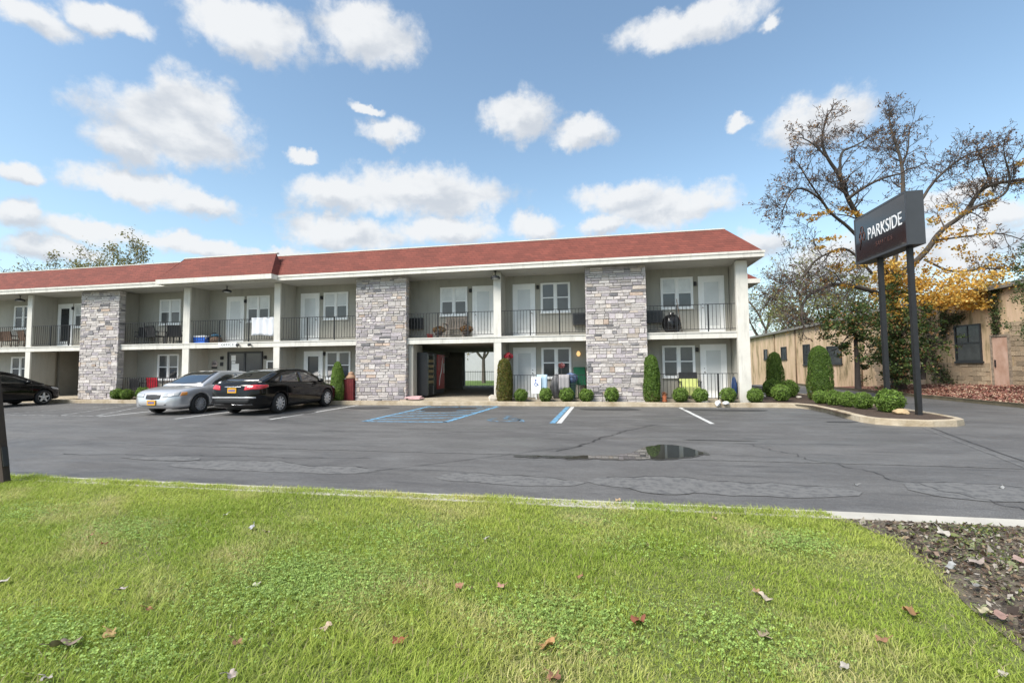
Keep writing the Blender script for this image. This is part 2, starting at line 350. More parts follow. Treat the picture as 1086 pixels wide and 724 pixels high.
# leaf-covered bank on the right, rising to the tan building, falling away behind
def bank_z(a, v):
    base = .10+.42*min(1, max(0, (a-8)/3.2)); fall = -.04*max(0, v-6)
    return base+fall+.03*math.sin(a*2.1+v*1.3)
mb = MB(); nx, ny = 40, 60; V = []
for j in range(ny+1):
    for i in range(nx+1):
        v = -9+j*.8; e = 7.95 if v < 18 else 3.0
        if v < -1.5: e = 7.95+(-1.5-v)**1.5*.35
        a = e+(24-e)*(i/nx)**1.5; V.append((a, v, bank_z(a, v)))
mb.add(V, [(j*(nx+1)+i, j*(nx+1)+i+1, (j+1)*(nx+1)+i+1, (j+1)*(nx+1)+i) for j in range(ny) for i in range(nx)], smooth=True)
LEAFB = mat('leaf_litter_bank', (.075, .04, .025), .95, .3, 9, 1.0, 25, col2=(.21, .085, .06))
struct(mb.build('leaf_bank', LEAFB))
struct(ribbon('driveway_kerb', subdiv([(7.85+(max(0, -1.5-v))**1.5*.35, v) for v in [-6, -5, -4, -3, -2, -1, 0, 3, 8, 17]], .5), -.16, -.05, .13, mat('dark_old_kerb', (.13, .11, .07), .95, .3, 3, .5, 20)))
rng = np.random.default_rng(3)
n = 22000; A_ = 7.95+rng.gamma(1.6, 1.5, n); V_ = rng.uniform(-5, 12, n)
keep = A_ < 14; A_, V_ = A_[keep], V_[keep]
edge = np.where(V_ < -1.5, 7.95+np.maximum(0, -1.5-V_)**1.5*.35, 7.95); k = A_ > edge; A_, V_ = A_[k], V_[k]
Z_ = np.array([bank_z(a, v) for a, v in zip(A_, V_)])+.02
pal = np.array([(.24, .085, .06), (.34, .15, .10), (.18, .07, .05), (.42, .27, .18), (.30, .14, .12), (.50, .37, .26)])
vv, qq, ccx = leaves_np(np.stack([A_, V_, Z_], 1), .085, rng, pal[rng.integers(0, 6, len(A_))], .7, Nrm=np.tile([0, 0, 1.3], (len(A_), 1)))
LITTER = mat('dry_leaf', (.9, .9, .9), .8, .1, 5, vcol=True)
tag(npmesh('leaf_litter', vv, qq, ccx, LITTER), 'reddish brown carpet of fallen leaves on the bank', 'leaf litter')['kind'] = 'stuff'

# paint on the lot
def worn(name, col, amount=.45):
    m = bpy.data.materials.new(name); m.use_nodes = True; t = m.node_tree; b = t.nodes['Principled BSDF']; b.inputs['Roughness'].default_value = .75
    tcn = t.nodes.new('ShaderNodeTexCoord'); n_ = t.nodes.new('ShaderNodeTexNoise'); n_.inputs['Scale'].default_value = 9; n_.inputs['Detail'].default_value = 9; n_.inputs['Roughness'].default_value = .75
    t.links.new(tcn.outputs['Object'], n_.inputs['Vector'])
    r = t.nodes.new('ShaderNodeMapRange'); r.inputs['From Min'].default_value = amount-.06; r.inputs['From Max'].default_value = amount+.06; t.links.new(n_.outputs['Fac'], r.inputs['Value'])
    x = t.nodes.new('ShaderNodeMix'); x.data_type = 'RGBA'; x.inputs[6].default_value = (.098, .097, .096, 1); x.inputs[7].default_value = (*col, 1)
    t.links.new(r.outputs[0], x.inputs['Factor']); t.links.new(x.outputs[2], b.inputs['Base Color']); return m
WLINE = worn('worn_white_paint', (.62, .62, .60), .40); WFADE = worn('faded_white_paint', (.42, .42, .41), .50)
BLINE = worn('worn_blue_paint', (.16, .40, .62), .47); BFADE = worn('faded_blue_paint', (.16, .38, .58), .53)
def strip(name, p, q, wd, m, z=.004):
    p, q = Vector(p), Vector(q); t = (q-p).normalized(); n_ = Vector((-t.y, t.x))*wd/2
    return patch(name, [tuple(p-n_), tuple(q-n_), tuple(q+n_), tuple(p+n_)], z, m)
for p, q, m in [((-2.52, -5.7), (-2.56, -1.15), WLINE), ((-14.62, -6.05), (-14.62, -1.1), WLINE), ((-17.7, -6.2), (-17.75, -1.2), WLINE), ((-20.85, -5.9), (-20.9, -1.2), WLINE),
                ((-21.2, -5.75), (-24.0, -1.3), WFADE), ((-22.6, -5.8), (-24.9, -1.3), WFADE), ((-20.9, -5.75), (-24.9, -5.75), WFADE), ((-25.2, -5.9), (-25.3, -1.2), WFADE), ((-28.0, -6), (-28.1, -1.2), WFADE), ((-31.2, -6), (-31.3, -1.2), WFADE)]:
    strip('parking_line', p, q, .11, m)
strip('parking_line', (-6.28, -6.0), (-6.22, -1.2), .13, WLINE); strip('parking_line', (-6.45, -6.0), (-6.39, -1.2), .15, BLINE)
strip('accessible_line', (-11.6, -6.2), (-11.55, -1.3), .13, BLINE); strip('accessible_line', (-9.3, -6.1), (-8.95, -1.2), .15, BLINE)
strip('accessible_line', (-11.6, -6.15), (-9.25, -6.05), .13, BLINE)
for i in range(6): strip('accessible_line', (-11.5, -5.7+i*.78), (-9.25+i*.05, -5.0+i*.78), .12, BLINE, .006)
# the wheelchair mark: wheel arc, back, seat and head
mb = MB(); cx, cy = -7.85, -5.35
def flat(pts, wd):
    for a, b in zip(pts, pts[1:]):
        a, b = Vector(a), Vector(b); t = (b-a).normalized(); n_ = Vector((-t.y, t.x))*wd/2
        mb.add([(*(a-n_), .005), (*(b-n_), .005), (*(b+n_), .005), (*(a+n_), .005)], [(0, 1, 2, 3)])
flat([(cx+.42*math.cos(g), cy+.42*math.sin(g)) for g in [R(x) for x in range(130, 400, 15)]], .13)
flat([(cx-.05, cy+.75), (cx, cy+.1), (cx+.45, cy+.05), (cx+.6, cy-.45)], .13); flat([(cx-.05, cy+.45), (cx+.3, cy+.42)], .1)
mb.add([(cx-.05+.12*math.cos(g), cy+.93+.12*math.sin(g), .005) for g in [2*math.pi*i/12 for i in range(12)]], [tuple(range(12))])
struct(mb.build('accessible_symbol', BFADE, recalc=False))
# repair patches, cracks, stains, puddle
def blob(cx, cy, rx, ry, n=40, j=.18, seed=0):
    r_ = random.Random(seed); ph = [r_.uniform(0, 6.28) for _ in range(5)]
    return [(cx+rx*math.cos(g)*(1+j*sum(math.sin((k+2)*g+ph[k])/(k+1) for k in range(5))), cy+ry*math.sin(g)*(1+j*sum(math.sin((k+2)*g+ph[k])/(k+1) for k in range(5)))) for g in [2*math.pi*i/n for i in range(n)]]
PALE = worn('pale_asphalt_patch', (.165, .161, .154), .47)
DARKA = worn('dark_asphalt_stain', (.045, .044, .044), .42)
def ragged(name, x0, x1, ya, yb, m, z, seed, amp=.12):
    r_ = random.Random(seed); n = int((x1-x0)/.12); up = []; dn = []
    p1, p2, p3 = [r_.uniform(0, 6) for _ in range(3)]
    for i in range(n+1):
        x = x0+(x1-x0)*i/n; e = abs(math.sin(math.pi*i/n))**.4
        up.append((x, ya+(yb-ya)*.5+e*((yb-ya)*.5+amp*(math.sin(x*1.7+p1)+.4*math.sin(x*5.1+p2)+.25*math.sin(x*13+p3))+r_.uniform(-.02, .02))))
        dn.append((x, ya+(yb-ya)*.5-e*((yb-ya)*.5+amp*.5*(math.sin(x*1.1+p2)+.3*math.sin(x*7+p1))+r_.uniform(-.02, .02))))
    mb = MB(); mb.add([(p[0], p[1], z) for p in dn+up], [(i, i+1, n+2+i, n+1+i) for i in range(n)]); return struct(mb.build(name, m, recalc=False)), up
cr_mb = MB()
def crack(pts, wd=.03):
    for a, b in zip(pts, pts[1:]):
        a, b = Vector(a), Vector(b); t = (b-a).normalized(); n_ = Vector((-t.y, t.x))*wd*random.uniform(.3, .8)
        cr_mb.add([(*(a-n_), .009), (*(b-n_), .009), (*(b+n_), .009), (*(a+n_), .009)], [(0, 1, 2, 3)])
for i, (x0, x1, ya, yb) in enumerate([(-11.8, -8.3, -12.1, -11.45), (-7.4, -5.4, -12.25, -11.75), (-5.4, -2.3, -12.3, -11.6), (-1.75, -.1, -12.2, -11.35), (-13.2, -11.6, -11.6, -11.3), (-4.9, -4.1, -12.35, -12.0)]):
    o_, up = ragged('worn_patch', x0, x1, ya, yb, PALE, .004+.0008*i, i+3)
    if i in (0, 2, 3, 1): crack(up[2:-2], .016)
def wander(p, q, n=40, amp=.08, seed=1):
    r_ = random.Random(seed); o_ = []; dx = 0
    for i in range(n+1):
        f = i/n; dx = dx*.8+r_.uniform(-amp, amp); o_.append((p[0]+(q[0]-p[0])*f+dx, p[1]+(q[1]-p[1])*f+dx*.6))
    return o_
crack(wander((-14.5, -11.3), (-9, -11.0), seed=4), .014); crack(wander((-6, -9.9), (-4.0, -6), seed=5), .02); crack(wander((-8.6, -12), (-5.6, -9.3), seed=6), .012)
crack(wander((-16, -8.5), (-11, -8.2), 60, seed=8), .01); crack(wander((-1, -12.6), (-2.6, -8.5), 50, seed=9), .012)
struct(cr_mb.build('asphalt_crack', DARKA, recalc=False))
for i, (x, y, rx, ry) in enumerate([(-14.9, -4.6, .35, .9), (-4.9, -2.0, .9, .5), (-10.5, -2.4, .9, .8), (.68, -4.95, .38, .12), (-13.6, -2.2, .9, .4), (-1.3, -2.0, 1.2, .35), (-3.0, -8.35, .75, .035)]):
    patch('oil_stain', blob(x, y, rx, ry, seed=i+20, j=.12), .007, DARKA)
struct(ribbon('asphalt_seam', wander((1.4, -5.9), (2.2, -13), 40, .015, 3), .10, -.1, .006, PALE)) if False else None
def seam(pts, wd, m, z=.005):
    mb = MB()
    for a, b in zip(pts, pts[1:]):
        a, b = Vector(a), Vector(b); t = (b-a).normalized(); n_ = Vector((-t.y, t.x))*wd/2
        mb.add([(*(a-n_), z), (*(b-n_), z), (*(b+n_), z), (*(a+n_), z)], [(0, 1, 2, 3)])
    struct(mb.build('asphalt_seam', m, recalc=False))
seam(wander((1.9, -5.9), (.2, -11.3), 30, .012, 3), .05, PALE); seam(wander((2.05, -5.9), (.4, -11.3), 30, .012, 13), .03, DARKA, .006)
seam(wander((-14, -10.3), (5, -10.3), 90, .02, 5), .05, PALE, .0056)
WATER = mat('puddle_water', (.035, .034, .03), .015, .1, 2, spec=.9)
pud = [(-6.3, -10.42), (-5.6, -10.45), (-5.0, -10.42), (-4.55, -10.38), (-4.1, -10.3), (-3.75, -10.0), (-3.62, -9.6), (-3.7, -9.2), (-3.95, -8.98), (-4.3, -9.1), (-4.5, -9.55), (-4.75, -9.85), (-5.2, -10.05), (-5.8, -10.25)]
def chaik(p, k=2):
    for _ in range(k): p = [q for i in range(len(p)) for q in (tuple(.75*a+.25*b for a, b in zip(p[i], p[(i+1) % len(p)])), tuple(.25*a+.75*b for a, b in zip(p[i], p[(i+1) % len(p)])))]
    return p
def water_strip(name, grow_, z, m, seed):
    r_ = random.Random(seed); n = 150; xs_ = [-6.5-grow_*2+(2.95+grow_*3)*i/n for i in range(n+1)]; V = []
    tops = [(-7, -10.42), (-6.4, -10.42), (-5.6, -10.33), (-5.0, -10.18), (-4.7, -9.95), (-4.5, -9.35), (-4.2, -9.08), (-3.95, -9.02), (-3.7, -9.25), (-3.58, -9.7), (-3.4, -9.8)]
    bots = [(-7, -10.44), (-6.4, -10.46), (-5.6, -10.50), (-5.0, -10.46), (-4.6, -10.42), (-4.2, -10.33), (-3.9, -10.2), (-3.7, -10.0), (-3.58, -9.8), (-3.4, -9.8)]
    for k_, tab in ((-1, bots), (1, tops)):
        for x in xs_: V.append((x, np.interp(x, [p[0] for p in tab], [p[1] for p in tab])+k_*grow_+.03*math.sin(x*9+k_)+.022*math.sin(x*23+2*k_)+r_.uniform(-.012, .012), z))
    mb = MB()
    for i in range(n+1):
        if V[i][1] > V[n+1+i][1]: m_ = (V[i][1]+V[n+1+i][1])/2; V[i] = (V[i][0], m_-.002, z); V[n+1+i] = (V[i][0], m_+.002, z)
    mb.add(V, [(i, i+1, n+2+i, n+1+i) for i in range(n)]); struct(mb.build(name, m, recalc=False))
water_strip('puddle', 0, .010, WATER, 3); water_strip('damp_edge', .06, .0085, mat('damp_asphalt', (.06, .058, .055), .3, .3, 9), 5)

# ------------------------------------------------------------------ lawn grass and mulch bed
def edge_a(v):  # right boundary of the lawn against the bed
    xs = [-17.5, -16.6, -15.4, -14.76, -14.26, -13.67, -13.3, -13.1]; ys = [-3.25, -3.22, -3.16, -3.08, -2.96, -2.87, -2.95, -3.1]
    return np.interp(v, xs, ys)
rng = np.random.default_rng(11)
def sn(x, y, s, seed):   # cheap smooth noise
    r_ = np.random.default_rng(seed); o = np.zeros_like(x)
    for i in range(7):
        a, b, c = r_.normal(size=2).tolist()+[r_.uniform(0, 6.28)]; o += np.sin((x*a+y*b)*s*(1+.35*i)+c)/(1+.3*i)
    return o/3
NB = 640000
a = rng.uniform(-14.2, -2.6, NB); v = -12.985+.018*sn(a, a, 5, 77)+.012*sn(a, a, 23, 78)-rng.uniform(0, 1, NB)*4.05
left_lim = np.interp(v, [-17, -13.1], [-9.5, -14.0]); e = edge_a(v)+.05*sn(v, v, 6, 2)+rng.normal(size=NB)*.02
k = (a > left_lim) & (a < e); a, v = a[k], v[k]
k = rng.uniform(size=len(a)) < .82+.3*sn(a, v, 2.4, 5); a, v = a[k], v[k]; nB = len(a)
hgt = (.030+.013*sn(a, v, 1.6, 1)+.011*sn(a, v, 6, 9))*rng.uniform(.4, 1.5, nB); hgt = np.clip(hgt, .014, .09)
wdt = rng.uniform(.0014, .0032, nB); g = rng.uniform(0, 6.28, nB); lean = rng.uniform(.3, 1.9, nB)*hgt
wind = .25*sn(a, v, 1.1, 33)
dx = np.cos(g)*lean+wind*hgt; dy = np.sin(g)*lean; px, py = -np.sin(g)*wdt, np.cos(g)*wdt
z0 = np.where(v > -13.14, .045, .03)
V0 = np.stack([a-px, v-py, z0], 1); V1 = np.stack([a+px, v+py, z0], 1)
V2 = np.stack([a+px*.8+dx*.4, v+py*.8+dy*.4, z0+hgt*.62], 1); V3 = np.stack([a-px*.8+dx*.4, v-py*.8+dy*.4, z0+hgt*.62], 1)
V4 = np.stack([a+px*.12+dx, v+py*.12+dy, z0+hgt], 1); V5 = np.stack([a-px*.12+dx, v-py*.12+dy, z0+hgt], 1)
VV = np.stack([V0, V1, V2, V3, V4, V5], 1).reshape(-1, 3); ix = np.arange(nB)*6
Q = np.concatenate([np.stack([ix, ix+1, ix+2, ix+3], 1), np.stack([ix+3, ix+2, ix+4, ix+5], 1)])
t1 = np.clip(.5+.5*sn(a, v, 1.3, 7)+rng.normal(size=nB)*.25, 0, 1)[:, None]; t2 = (np.clip(sn(a, v, 2.1, 21)*1.2-.05, 0, 1)*rng.uniform(0, 1, nB))[:, None]
colb = (np.array([.27, .37, .04])*(1-t1)+np.array([.48, .53, .11])*t1)*(1-t2)+np.array([.66, .56, .30])*t2; colb = colb*1.08+np.array([.0, .0, .012])
dry = (rng.uniform(size=nB) < .05)[:, None]; colb = np.where(dry, np.array([.46, .40, .22]), colb)
colb *= rng.uniform(.75, 1.2, nB)[:, None]
GR = leafmat('grass_blade', (.95, .95, .95), (1.05, 1.05, 1.0), .5, .4)
tag(npmesh('grass', VV, Q, np.repeat(colb, 6, 0), GR), 'bright green mown lawn in front of the car park', 'grass')['kind'] = 'stuff'
# clover patches
P_ = []
for (cx, cy, rx, ry, n) in [(-7.1, -15.1, .75, .55, 5200), (-5.4, -15.25, .5, .35, 1800), (-8.2, -15.9, .5, .25, 1200), (-9.3, -14.5, .6, .35, 1200), (-6.9, -14.2, .9, .45, 900), (-3.7, -13.85, .35, .3, 900), (-4.9, -14.1, .6, .3, 350), (-4.5, -15.3, .4, .4, 800), (-7.4, -16.0, .35, .2, 500), (-5.0, -13.6, .8, .3, 250), (-10.9, -14.3, .6, .4, 700)]:
    q = rng.normal(size=(n, 2))*.5*[rx, ry]+[cx, cy]; P_.append(q)
P_ = np.concatenate(P_); P_ = P_[P_[:, 0] < edge_a(P_[:, 1])]
n = len(P_); zz = .05+.035*rng.uniform(size=n); ctr = np.column_stack([P_, zz])
tri = []; cl = []; cc0 = np.array([.29, .41, .10])*rng.uniform(.75, 1.4, n)[:, None]+np.array([.02, .02, .02])*rng.uniform(0, 1, n)[:, None]
VVs = []; Qs = []; CCs = []
for s_ in range(3):
    gg = rng.uniform(0, 6.28, n)*0+s_*2.09+rng.uniform(0, 1, n); off_ = np.column_stack([np.cos(gg), np.sin(gg), np.zeros(n)])*.008
    nr = np.tile([0, 0, 1.6], (n, 1)); a1, b1, c1 = leaves_np(ctr+off_, .0115, rng, cc0, .95, Nrm=nr)
    Qs.append(b1+len(VVs)*n*4); VVs.append(a1); CCs.append(c1)
tag(npmesh('clover', np.concatenate(VVs), np.concatenate(Qs), np.concatenate(CCs), leafmat('clover_leaf', (.95, .95, .95), (1.05, 1.05, 1.05), .5, .3)), 'darker patches of low clover growing through the lawn', 'clover')['kind'] = 'stuff'
# bed at lower right: soil, chips, leaves, moss
bp_ = [(-3.3, -17.5)]+[(float(edge_a(x))-.05, x) for x in (-16.6, -15.4, -14.76, -14.26, -13.67, -13.3)]+[(-3.2, -13.13), (14, -13.13), (14, -17.5)]
BED = mat('bed_soil', (.07, .055, .04), .95, .3, 11, 1.0, 45, col2=(.20, .165, .12))
patch('mulch_bed', bp_, .045, BED)
n = 42000; v = -13.2-rng.uniform(size=n)*3.8; a = edge_a(v)+rng.gamma(1.3, 2.0, n)-.02; k = (a < 6); a, v = a[k], v[k]; n = len(a)
pal = np.array([(.09, .055, .035), (.045, .03, .022), (.28, .2, .13), (.20, .15, .10), (.36, .32, .27), (.15, .17, .06), (.07, .045, .035), (.22, .24, .12)])
vv, qq, c_ = leaves_np(np.stack([a, v, .05+rng.uniform(0, .03, n)], 1), rng.gamma(2.2, .010, n)+.006, rng, pal[rng.integers(0, 8, n)], .45, Nrm=np.tile([0, 0, 1.], (n, 1)))
tag(npmesh('mulch_debris', vv, qq, c_, LITTER), 'wood chips and leaf scraps scattered over the dark bed', 'mulch')['kind'] = 'stuff'
n = 11000; cs = np.column_stack([rng.uniform(-2.9, 1.5, 70), rng.uniform(-16.3, -13.3, 70)]); q = cs[rng.integers(0, 70, n)]+rng.normal(size=(n, 2))*[.12, .07]; q = q[q[:, 0] > edge_a(q[:, 1])+.02]; n = len(q)
cm = np.array([(.16, .2, .035), (.10, .15, .05), (.22, .24, .06), (.2, .24, .15)])[rng.integers(0, 4, n)]
vv, qq, c_ = leaves_np(np.column_stack([q, .055+rng.uniform(0, .03, n)]), .02, rng, cm, .7)
tag(npmesh('moss', vv, qq, c_, leafmat('moss_leaf', (.95, .95, .95), (1.05, 1.05, 1.05))), 'yellow green moss and low weeds dotted over the dark bed', 'moss')['kind'] = 'stuff'
# fallen leaves that can be counted
def make_leaf(name, loc, size, col, rz, label, lobes=5, curl=.6, group='fallen leaves on the lawn'):
    col = tuple(c*.66 for c in col)
    mb = MB(); n = 30; P = [(0, 0, 0)]
    for i in range(n):
        g = 2*math.pi*i/n; r_ = (.62+.38*abs(math.cos(g*lobes/2))**.8+.05*math.sin(11*g))*size*.44
        x, y = r_*math.cos(g), r_*math.sin(g)*.8; P.append((x, y, curl*(x*x+1.4*y*y)/size+.1*size*math.sin(3*g)))
    mb.add(P, [(0, 1+i, 1+(i+1) % n) for i in range(n)], smooth=True)
    mb.tube([(size*.4, 0, .01), (size*.75, .02, .02)], .0018, 5)
    m = mat('leaf_%02d_%02d_%02d' % tuple(int(c*99) for c in col), col, .75, .3, 30)
    o = mb.build(name, m); o.location = loc; o.rotation_euler = (random.uniform(-.35, .35), random.uniform(-.35, .35), rz)
    return tag(o, label, 'leaf', group)
BR, TAN, RUST, GRY = (.20, .10, .06), (.42, .32, .22), (.33, .11, .055), (.50, .45, .40)
# ------------------------------------------------------------------ the building
bld = thing('apartment_building', 'long two storey grey building with red mansard roof and stone piers', 'building')
A0, A1, D, VB = -42.0, 0.0, 1.05, 12.5
EZ0, EZ1, RZ = 5.22, 5.40, 6.53
passages = [(-32.75, -29.5), (-13.0, -9.38)]
def part(name, mb, m, parent=bld, **k): return mb.build(name, m, parent, **k)
# back wall of the balconies with ground-floor passages
mb = MB()
mb.box(A0, -.3, D, D+.2, 2.45, 5.45)
xs = [A0, -33.0, -29.5, -13.0, -9.2, -.3]
for x0, x1 in [(A0, -33.0), (-29.5, -13.0), (-9.2, -.3)]: mb.box(x0, x1, D, D+.2, .19, 2.45)
part('facade_wall', mb, WALL)
mb = MB()
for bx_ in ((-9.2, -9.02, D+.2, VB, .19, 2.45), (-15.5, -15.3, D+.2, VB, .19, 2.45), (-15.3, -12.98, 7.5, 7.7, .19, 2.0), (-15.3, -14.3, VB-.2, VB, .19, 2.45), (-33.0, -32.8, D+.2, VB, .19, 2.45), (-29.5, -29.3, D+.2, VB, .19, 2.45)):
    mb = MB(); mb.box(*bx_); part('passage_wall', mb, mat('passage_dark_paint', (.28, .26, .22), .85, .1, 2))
mb = MB()
for x0, x1 in [(A0, -33.0), (-29.3, -15.5), (-9.02, 0)]: mb.box(x0, x1, VB-.15, VB, .19, 6.3)
mb.box(-33, -29.3, VB-.15, VB, 2.45, 6.3); mb.box(-15.5, -9.02, VB-.15, VB, 2.45, 6.3)
part('rear_wall', mb, WALL)
mb = MB(); mb.box(-.28, 0, -.1, VB, .1, 5.35); part('end_wall', mb, SIDING)
mb = MB(); mb.box(-.32, .035, -.16, -.1, .1, 5.2); mb.box(-.0, .035, -.1, .15, .1, 5.2); mb.box(-.36, -.32, -.15, .02, .1, 5.2); part('corner_board', mb, CREAM)
# interior ceiling/floor block between storeys and balcony slabs
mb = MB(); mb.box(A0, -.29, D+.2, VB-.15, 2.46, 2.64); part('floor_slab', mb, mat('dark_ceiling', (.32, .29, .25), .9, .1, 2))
PIERS = [(-29.58, -27.36), (-15.26, -13.0), (-5.74, -3.49)]
DIVS = [(-33.08, -32.78), (-23.95, -23.6), (-19.25, -18.95), (-9.36, -9.06)]
bays = [(-41.5, -33.08), (-32.78, -29.58), (-27.36, -23.95), (-23.6, -19.25), (-18.95, -15.26), (-13.0, -9.36), (-9.06, -5.74), (-3.49, -.36)]
for (x0, x1) in [(A0, -29.5), (-27.38, -15.2), (-13.02, -5.7), (-3.5, -.33)]:
    mb = MB(); mb.box(x0, x1, .0, D, 2.47, 2.64); part('balcony_floor', mb, CONCP)
    mb = MB(); mb.box(x0, x1, -.06, -.001, 2.42, 2.62); mb.box(x0, x1, -.085, .0, 2.622, 2.665); part('slab_fascia', mb, CREAM)
for (x0, x1) in DIVS:
    mb = MB()
    for z0, z1 in ((.19, 2.42), (2.665, 5.3)):
        mb.box(x0+.02, x1-.02, .02, D-.001, z0, z1)
        g = .2
        while g < D-.1: 
            mb.box(x1-.021, x1-.014, g, g+.012, z0, z1); g += .2
    part('dividing_wall', mb, SIDING)
    mb = MB(); 
    for z0, z1 in ((.15, 2.419), (2.667, 5.22)): mb.box(x0, x1, -.05, .02, z0, z1)
    part('divider_post', mb, CREAM)
mb = MB(); mb.box(-13.0, -12.8, .05, D-.001, .19, 2.42); part('dividing_wall', mb, SIDING)
# stone piers
def stone_mat():
    m = mat('ledge_stone', (.85, .85, .85), .88, .18, 14, .7, 35, vcol=True); return m
STONE = stone_mat(); MORT = mat('mortar', (.36, .33, .30), .95, .15, 8, .4, 40)
def stones(mb, x0, x1, z0, z1, yf, side=None, seed=0):
    r_ = random.Random(seed); pal = [(.42, .385, .36), (.50, .465, .44), (.36, .33, .32), (.46, .40, .345), (.54, .50, .47), (.33, .30, .31), (.43, .335, .27), (.20, .19, .195), (.40, .36, .37), (.48, .44, .42), (.15, .145, .15)]
    wts = [6, 6, 5, 3, 4, 4, 1.3, 1.3, 5, 5, .6]
    cols_ = []; z = z0
    while z < z1-.03:
        h = min(r_.choice([.075, .10, .125, .16, .21]), z1-z)
        if z1-z-h < .05: h = z1-z
        x = x0-r_.uniform(0, .2)
        while x < x1:
            wdt_ = r_.uniform(.18, .52) if h < .2 else r_.uniform(.15, .34); xa, xb = max(x, x0), min(x+wdt_, x1)
            if x1-xb < .08: xb = x1
            if xb-xa > .03:
                parts = [(z, h)] if h < .16 or r_.random() < .45 else [(z, h*.5), (z+h*.5, h*.5)]
                for (zz, hh) in parts:
                    c = r_.choices(pal, wts)[0]; f = r_.uniform(.85, 1.15); p = r_.uniform(0, .03); g_ = .0035; b_ = .010
                    X0, X1, Z0, Z1, Y = xa+g_, xb-g_, zz+g_, zz+hh-g_, yf-p
                    j = lambda: r_.uniform(-.006, .006)
                    if side is None:
                        V = [(X0+j(), yf+.03, Z0+j()), (X1+j(), yf+.03, Z0+j()), (X1+j(), yf+.03, Z1+j()), (X0+j(), yf+.03, Z1+j()), (X0+b_+j(), Y+j(), Z0+b_+j()), (X1-b_+j(), Y+j(), Z0+b_+j()), (X1-b_+j(), Y+j(), Z1-b_+j()), (X0+b_+j(), Y+j(), Z1-b_+j())]
                    else:
                        s_ = side[1]; q = side[0]
                        V = [(q-s_*.03, X0, Z0), (q-s_*.03, X1, Z0), (q-s_*.03, X1, Z1), (q-s_*.03, X0, Z1), (q+s_*p, X0+b_, Z0+b_), (q+s_*p, X1-b_, Z0+b_), (q+s_*p, X1-b_, Z1-b_), (q+s_*p, X0+b_, Z1-b_)]
                    mb.add(V, [(4, 5, 6, 7), (0, 1, 5, 4), (1, 2, 6, 5), (2, 3, 7, 6), (3, 0, 4, 7)], tuple(min(1, k_*f*q_) for k_, q_ in zip(c, (1.38, 1.375, 1.37))))
            if xb >= x1: break
            x = xb
        z += h
for i, (x0, x1) in enumerate(PIERS):
    mb = MB(); mb.box(x0+.03, x1-.03, -.17, .14, .1, 5.24); pr = part('stone_pier', mb, MORT)
    mb = MB(); mb.box(x0+.35, x1-.35, .14, D-.001, .19, 5.22); part('dividing_wall', mb, WALL)
    mb = MB(); stones(mb, x0, x1, .1, 5.2, -.18, seed=i+1); stones(mb, -.2, .12, .1, 5.2, 0, side=(x1-.03, 1), seed=i+11); stones(mb, -.2, .12, .1, 5.2, 0, side=(x0+.03, -1), seed=i+21)
    part('stone_facing', mb, STONE, pr, vcol=True)
# roof
def shingle():
    m = bpy.data.materials.new('red_shingle'); m.use_nodes = True; t = m.node_tree; b = t.nodes['Principled BSDF']; b.inputs['Roughness'].default_value = .9
    tcn = t.nodes.new('ShaderNodeTexCoord'); sp2 = t.nodes.new('ShaderNodeSeparateXYZ'); cb2 = t.nodes.new('ShaderNodeCombineXYZ')
    t.links.new(tcn.outputs['Object'], sp2.inputs[0])
    ad = t.nodes.new('ShaderNodeMath'); ad.operation = 'ADD'; t.links.new(sp2.outputs[0], ad.inputs[0]); t.links.new(sp2.outputs[1], ad.inputs[1])
    t.links.new(ad.outputs[0], cb2.inputs[0]); t.links.new(sp2.outputs[2], cb2.inputs[1])
    br = t.nodes.new('ShaderNodeTexBrick'); t.links.new(cb2.outputs[0], br.inputs['Vector'])
    for k_, v_ in (('Color1', (.21, .058, .040, 1)), ('Color2', (.155, .045, .032, 1)), ('Mortar', (.13, .035, .026, 1))): br.inputs[k_].default_value = v_
    br.inputs['Scale'].default_value = 1; br.inputs['Mortar Size'].default_value = .008; br.inputs['Brick Width'].default_value = .32; br.inputs['Row Height'].default_value = .105; br.inputs['Bias'].default_value = -.1
    n_ = t.nodes.new('ShaderNodeTexNoise'); n_.inputs['Scale'].default_value = 1.2; n_.inputs['Detail'].default_value = 8; n_.inputs['Roughness'].default_value = .7; t.links.new(tcn.outputs['Object'], n_.inputs['Vector'])
    r_ = t.nodes.new('ShaderNodeMapRange'); r_.inputs['From Min'].default_value = .3; r_.inputs['From Max'].default_value = .7; r_.inputs['To Min'].default_value = .8; r_.inputs['To Max'].default_value = 1.15; t.links.new(n_.outputs['Fac'], r_.inputs['Value'])
    sc_ = t.nodes.new('ShaderNodeVectorMath'); sc_.operation = 'SCALE'; t.links.new(br.outputs['Color'], sc_.inputs[0]); t.links.new(r_.outputs[0], sc_.inputs['Scale']); t.links.new(sc_.outputs[0], b.inputs['Base Color'])
    bp = t.nodes.new('ShaderNodeBump'); bp.inputs['Strength'].default_value = .6; bp.inputs['Distance'].default_value = .01; t.links.new(br.outputs['Fac'], bp.inputs['Height']); bp.invert = True; t.links.new(bp.outputs[0], b.inputs['Normal'])
    return m
SHIN = shingle()
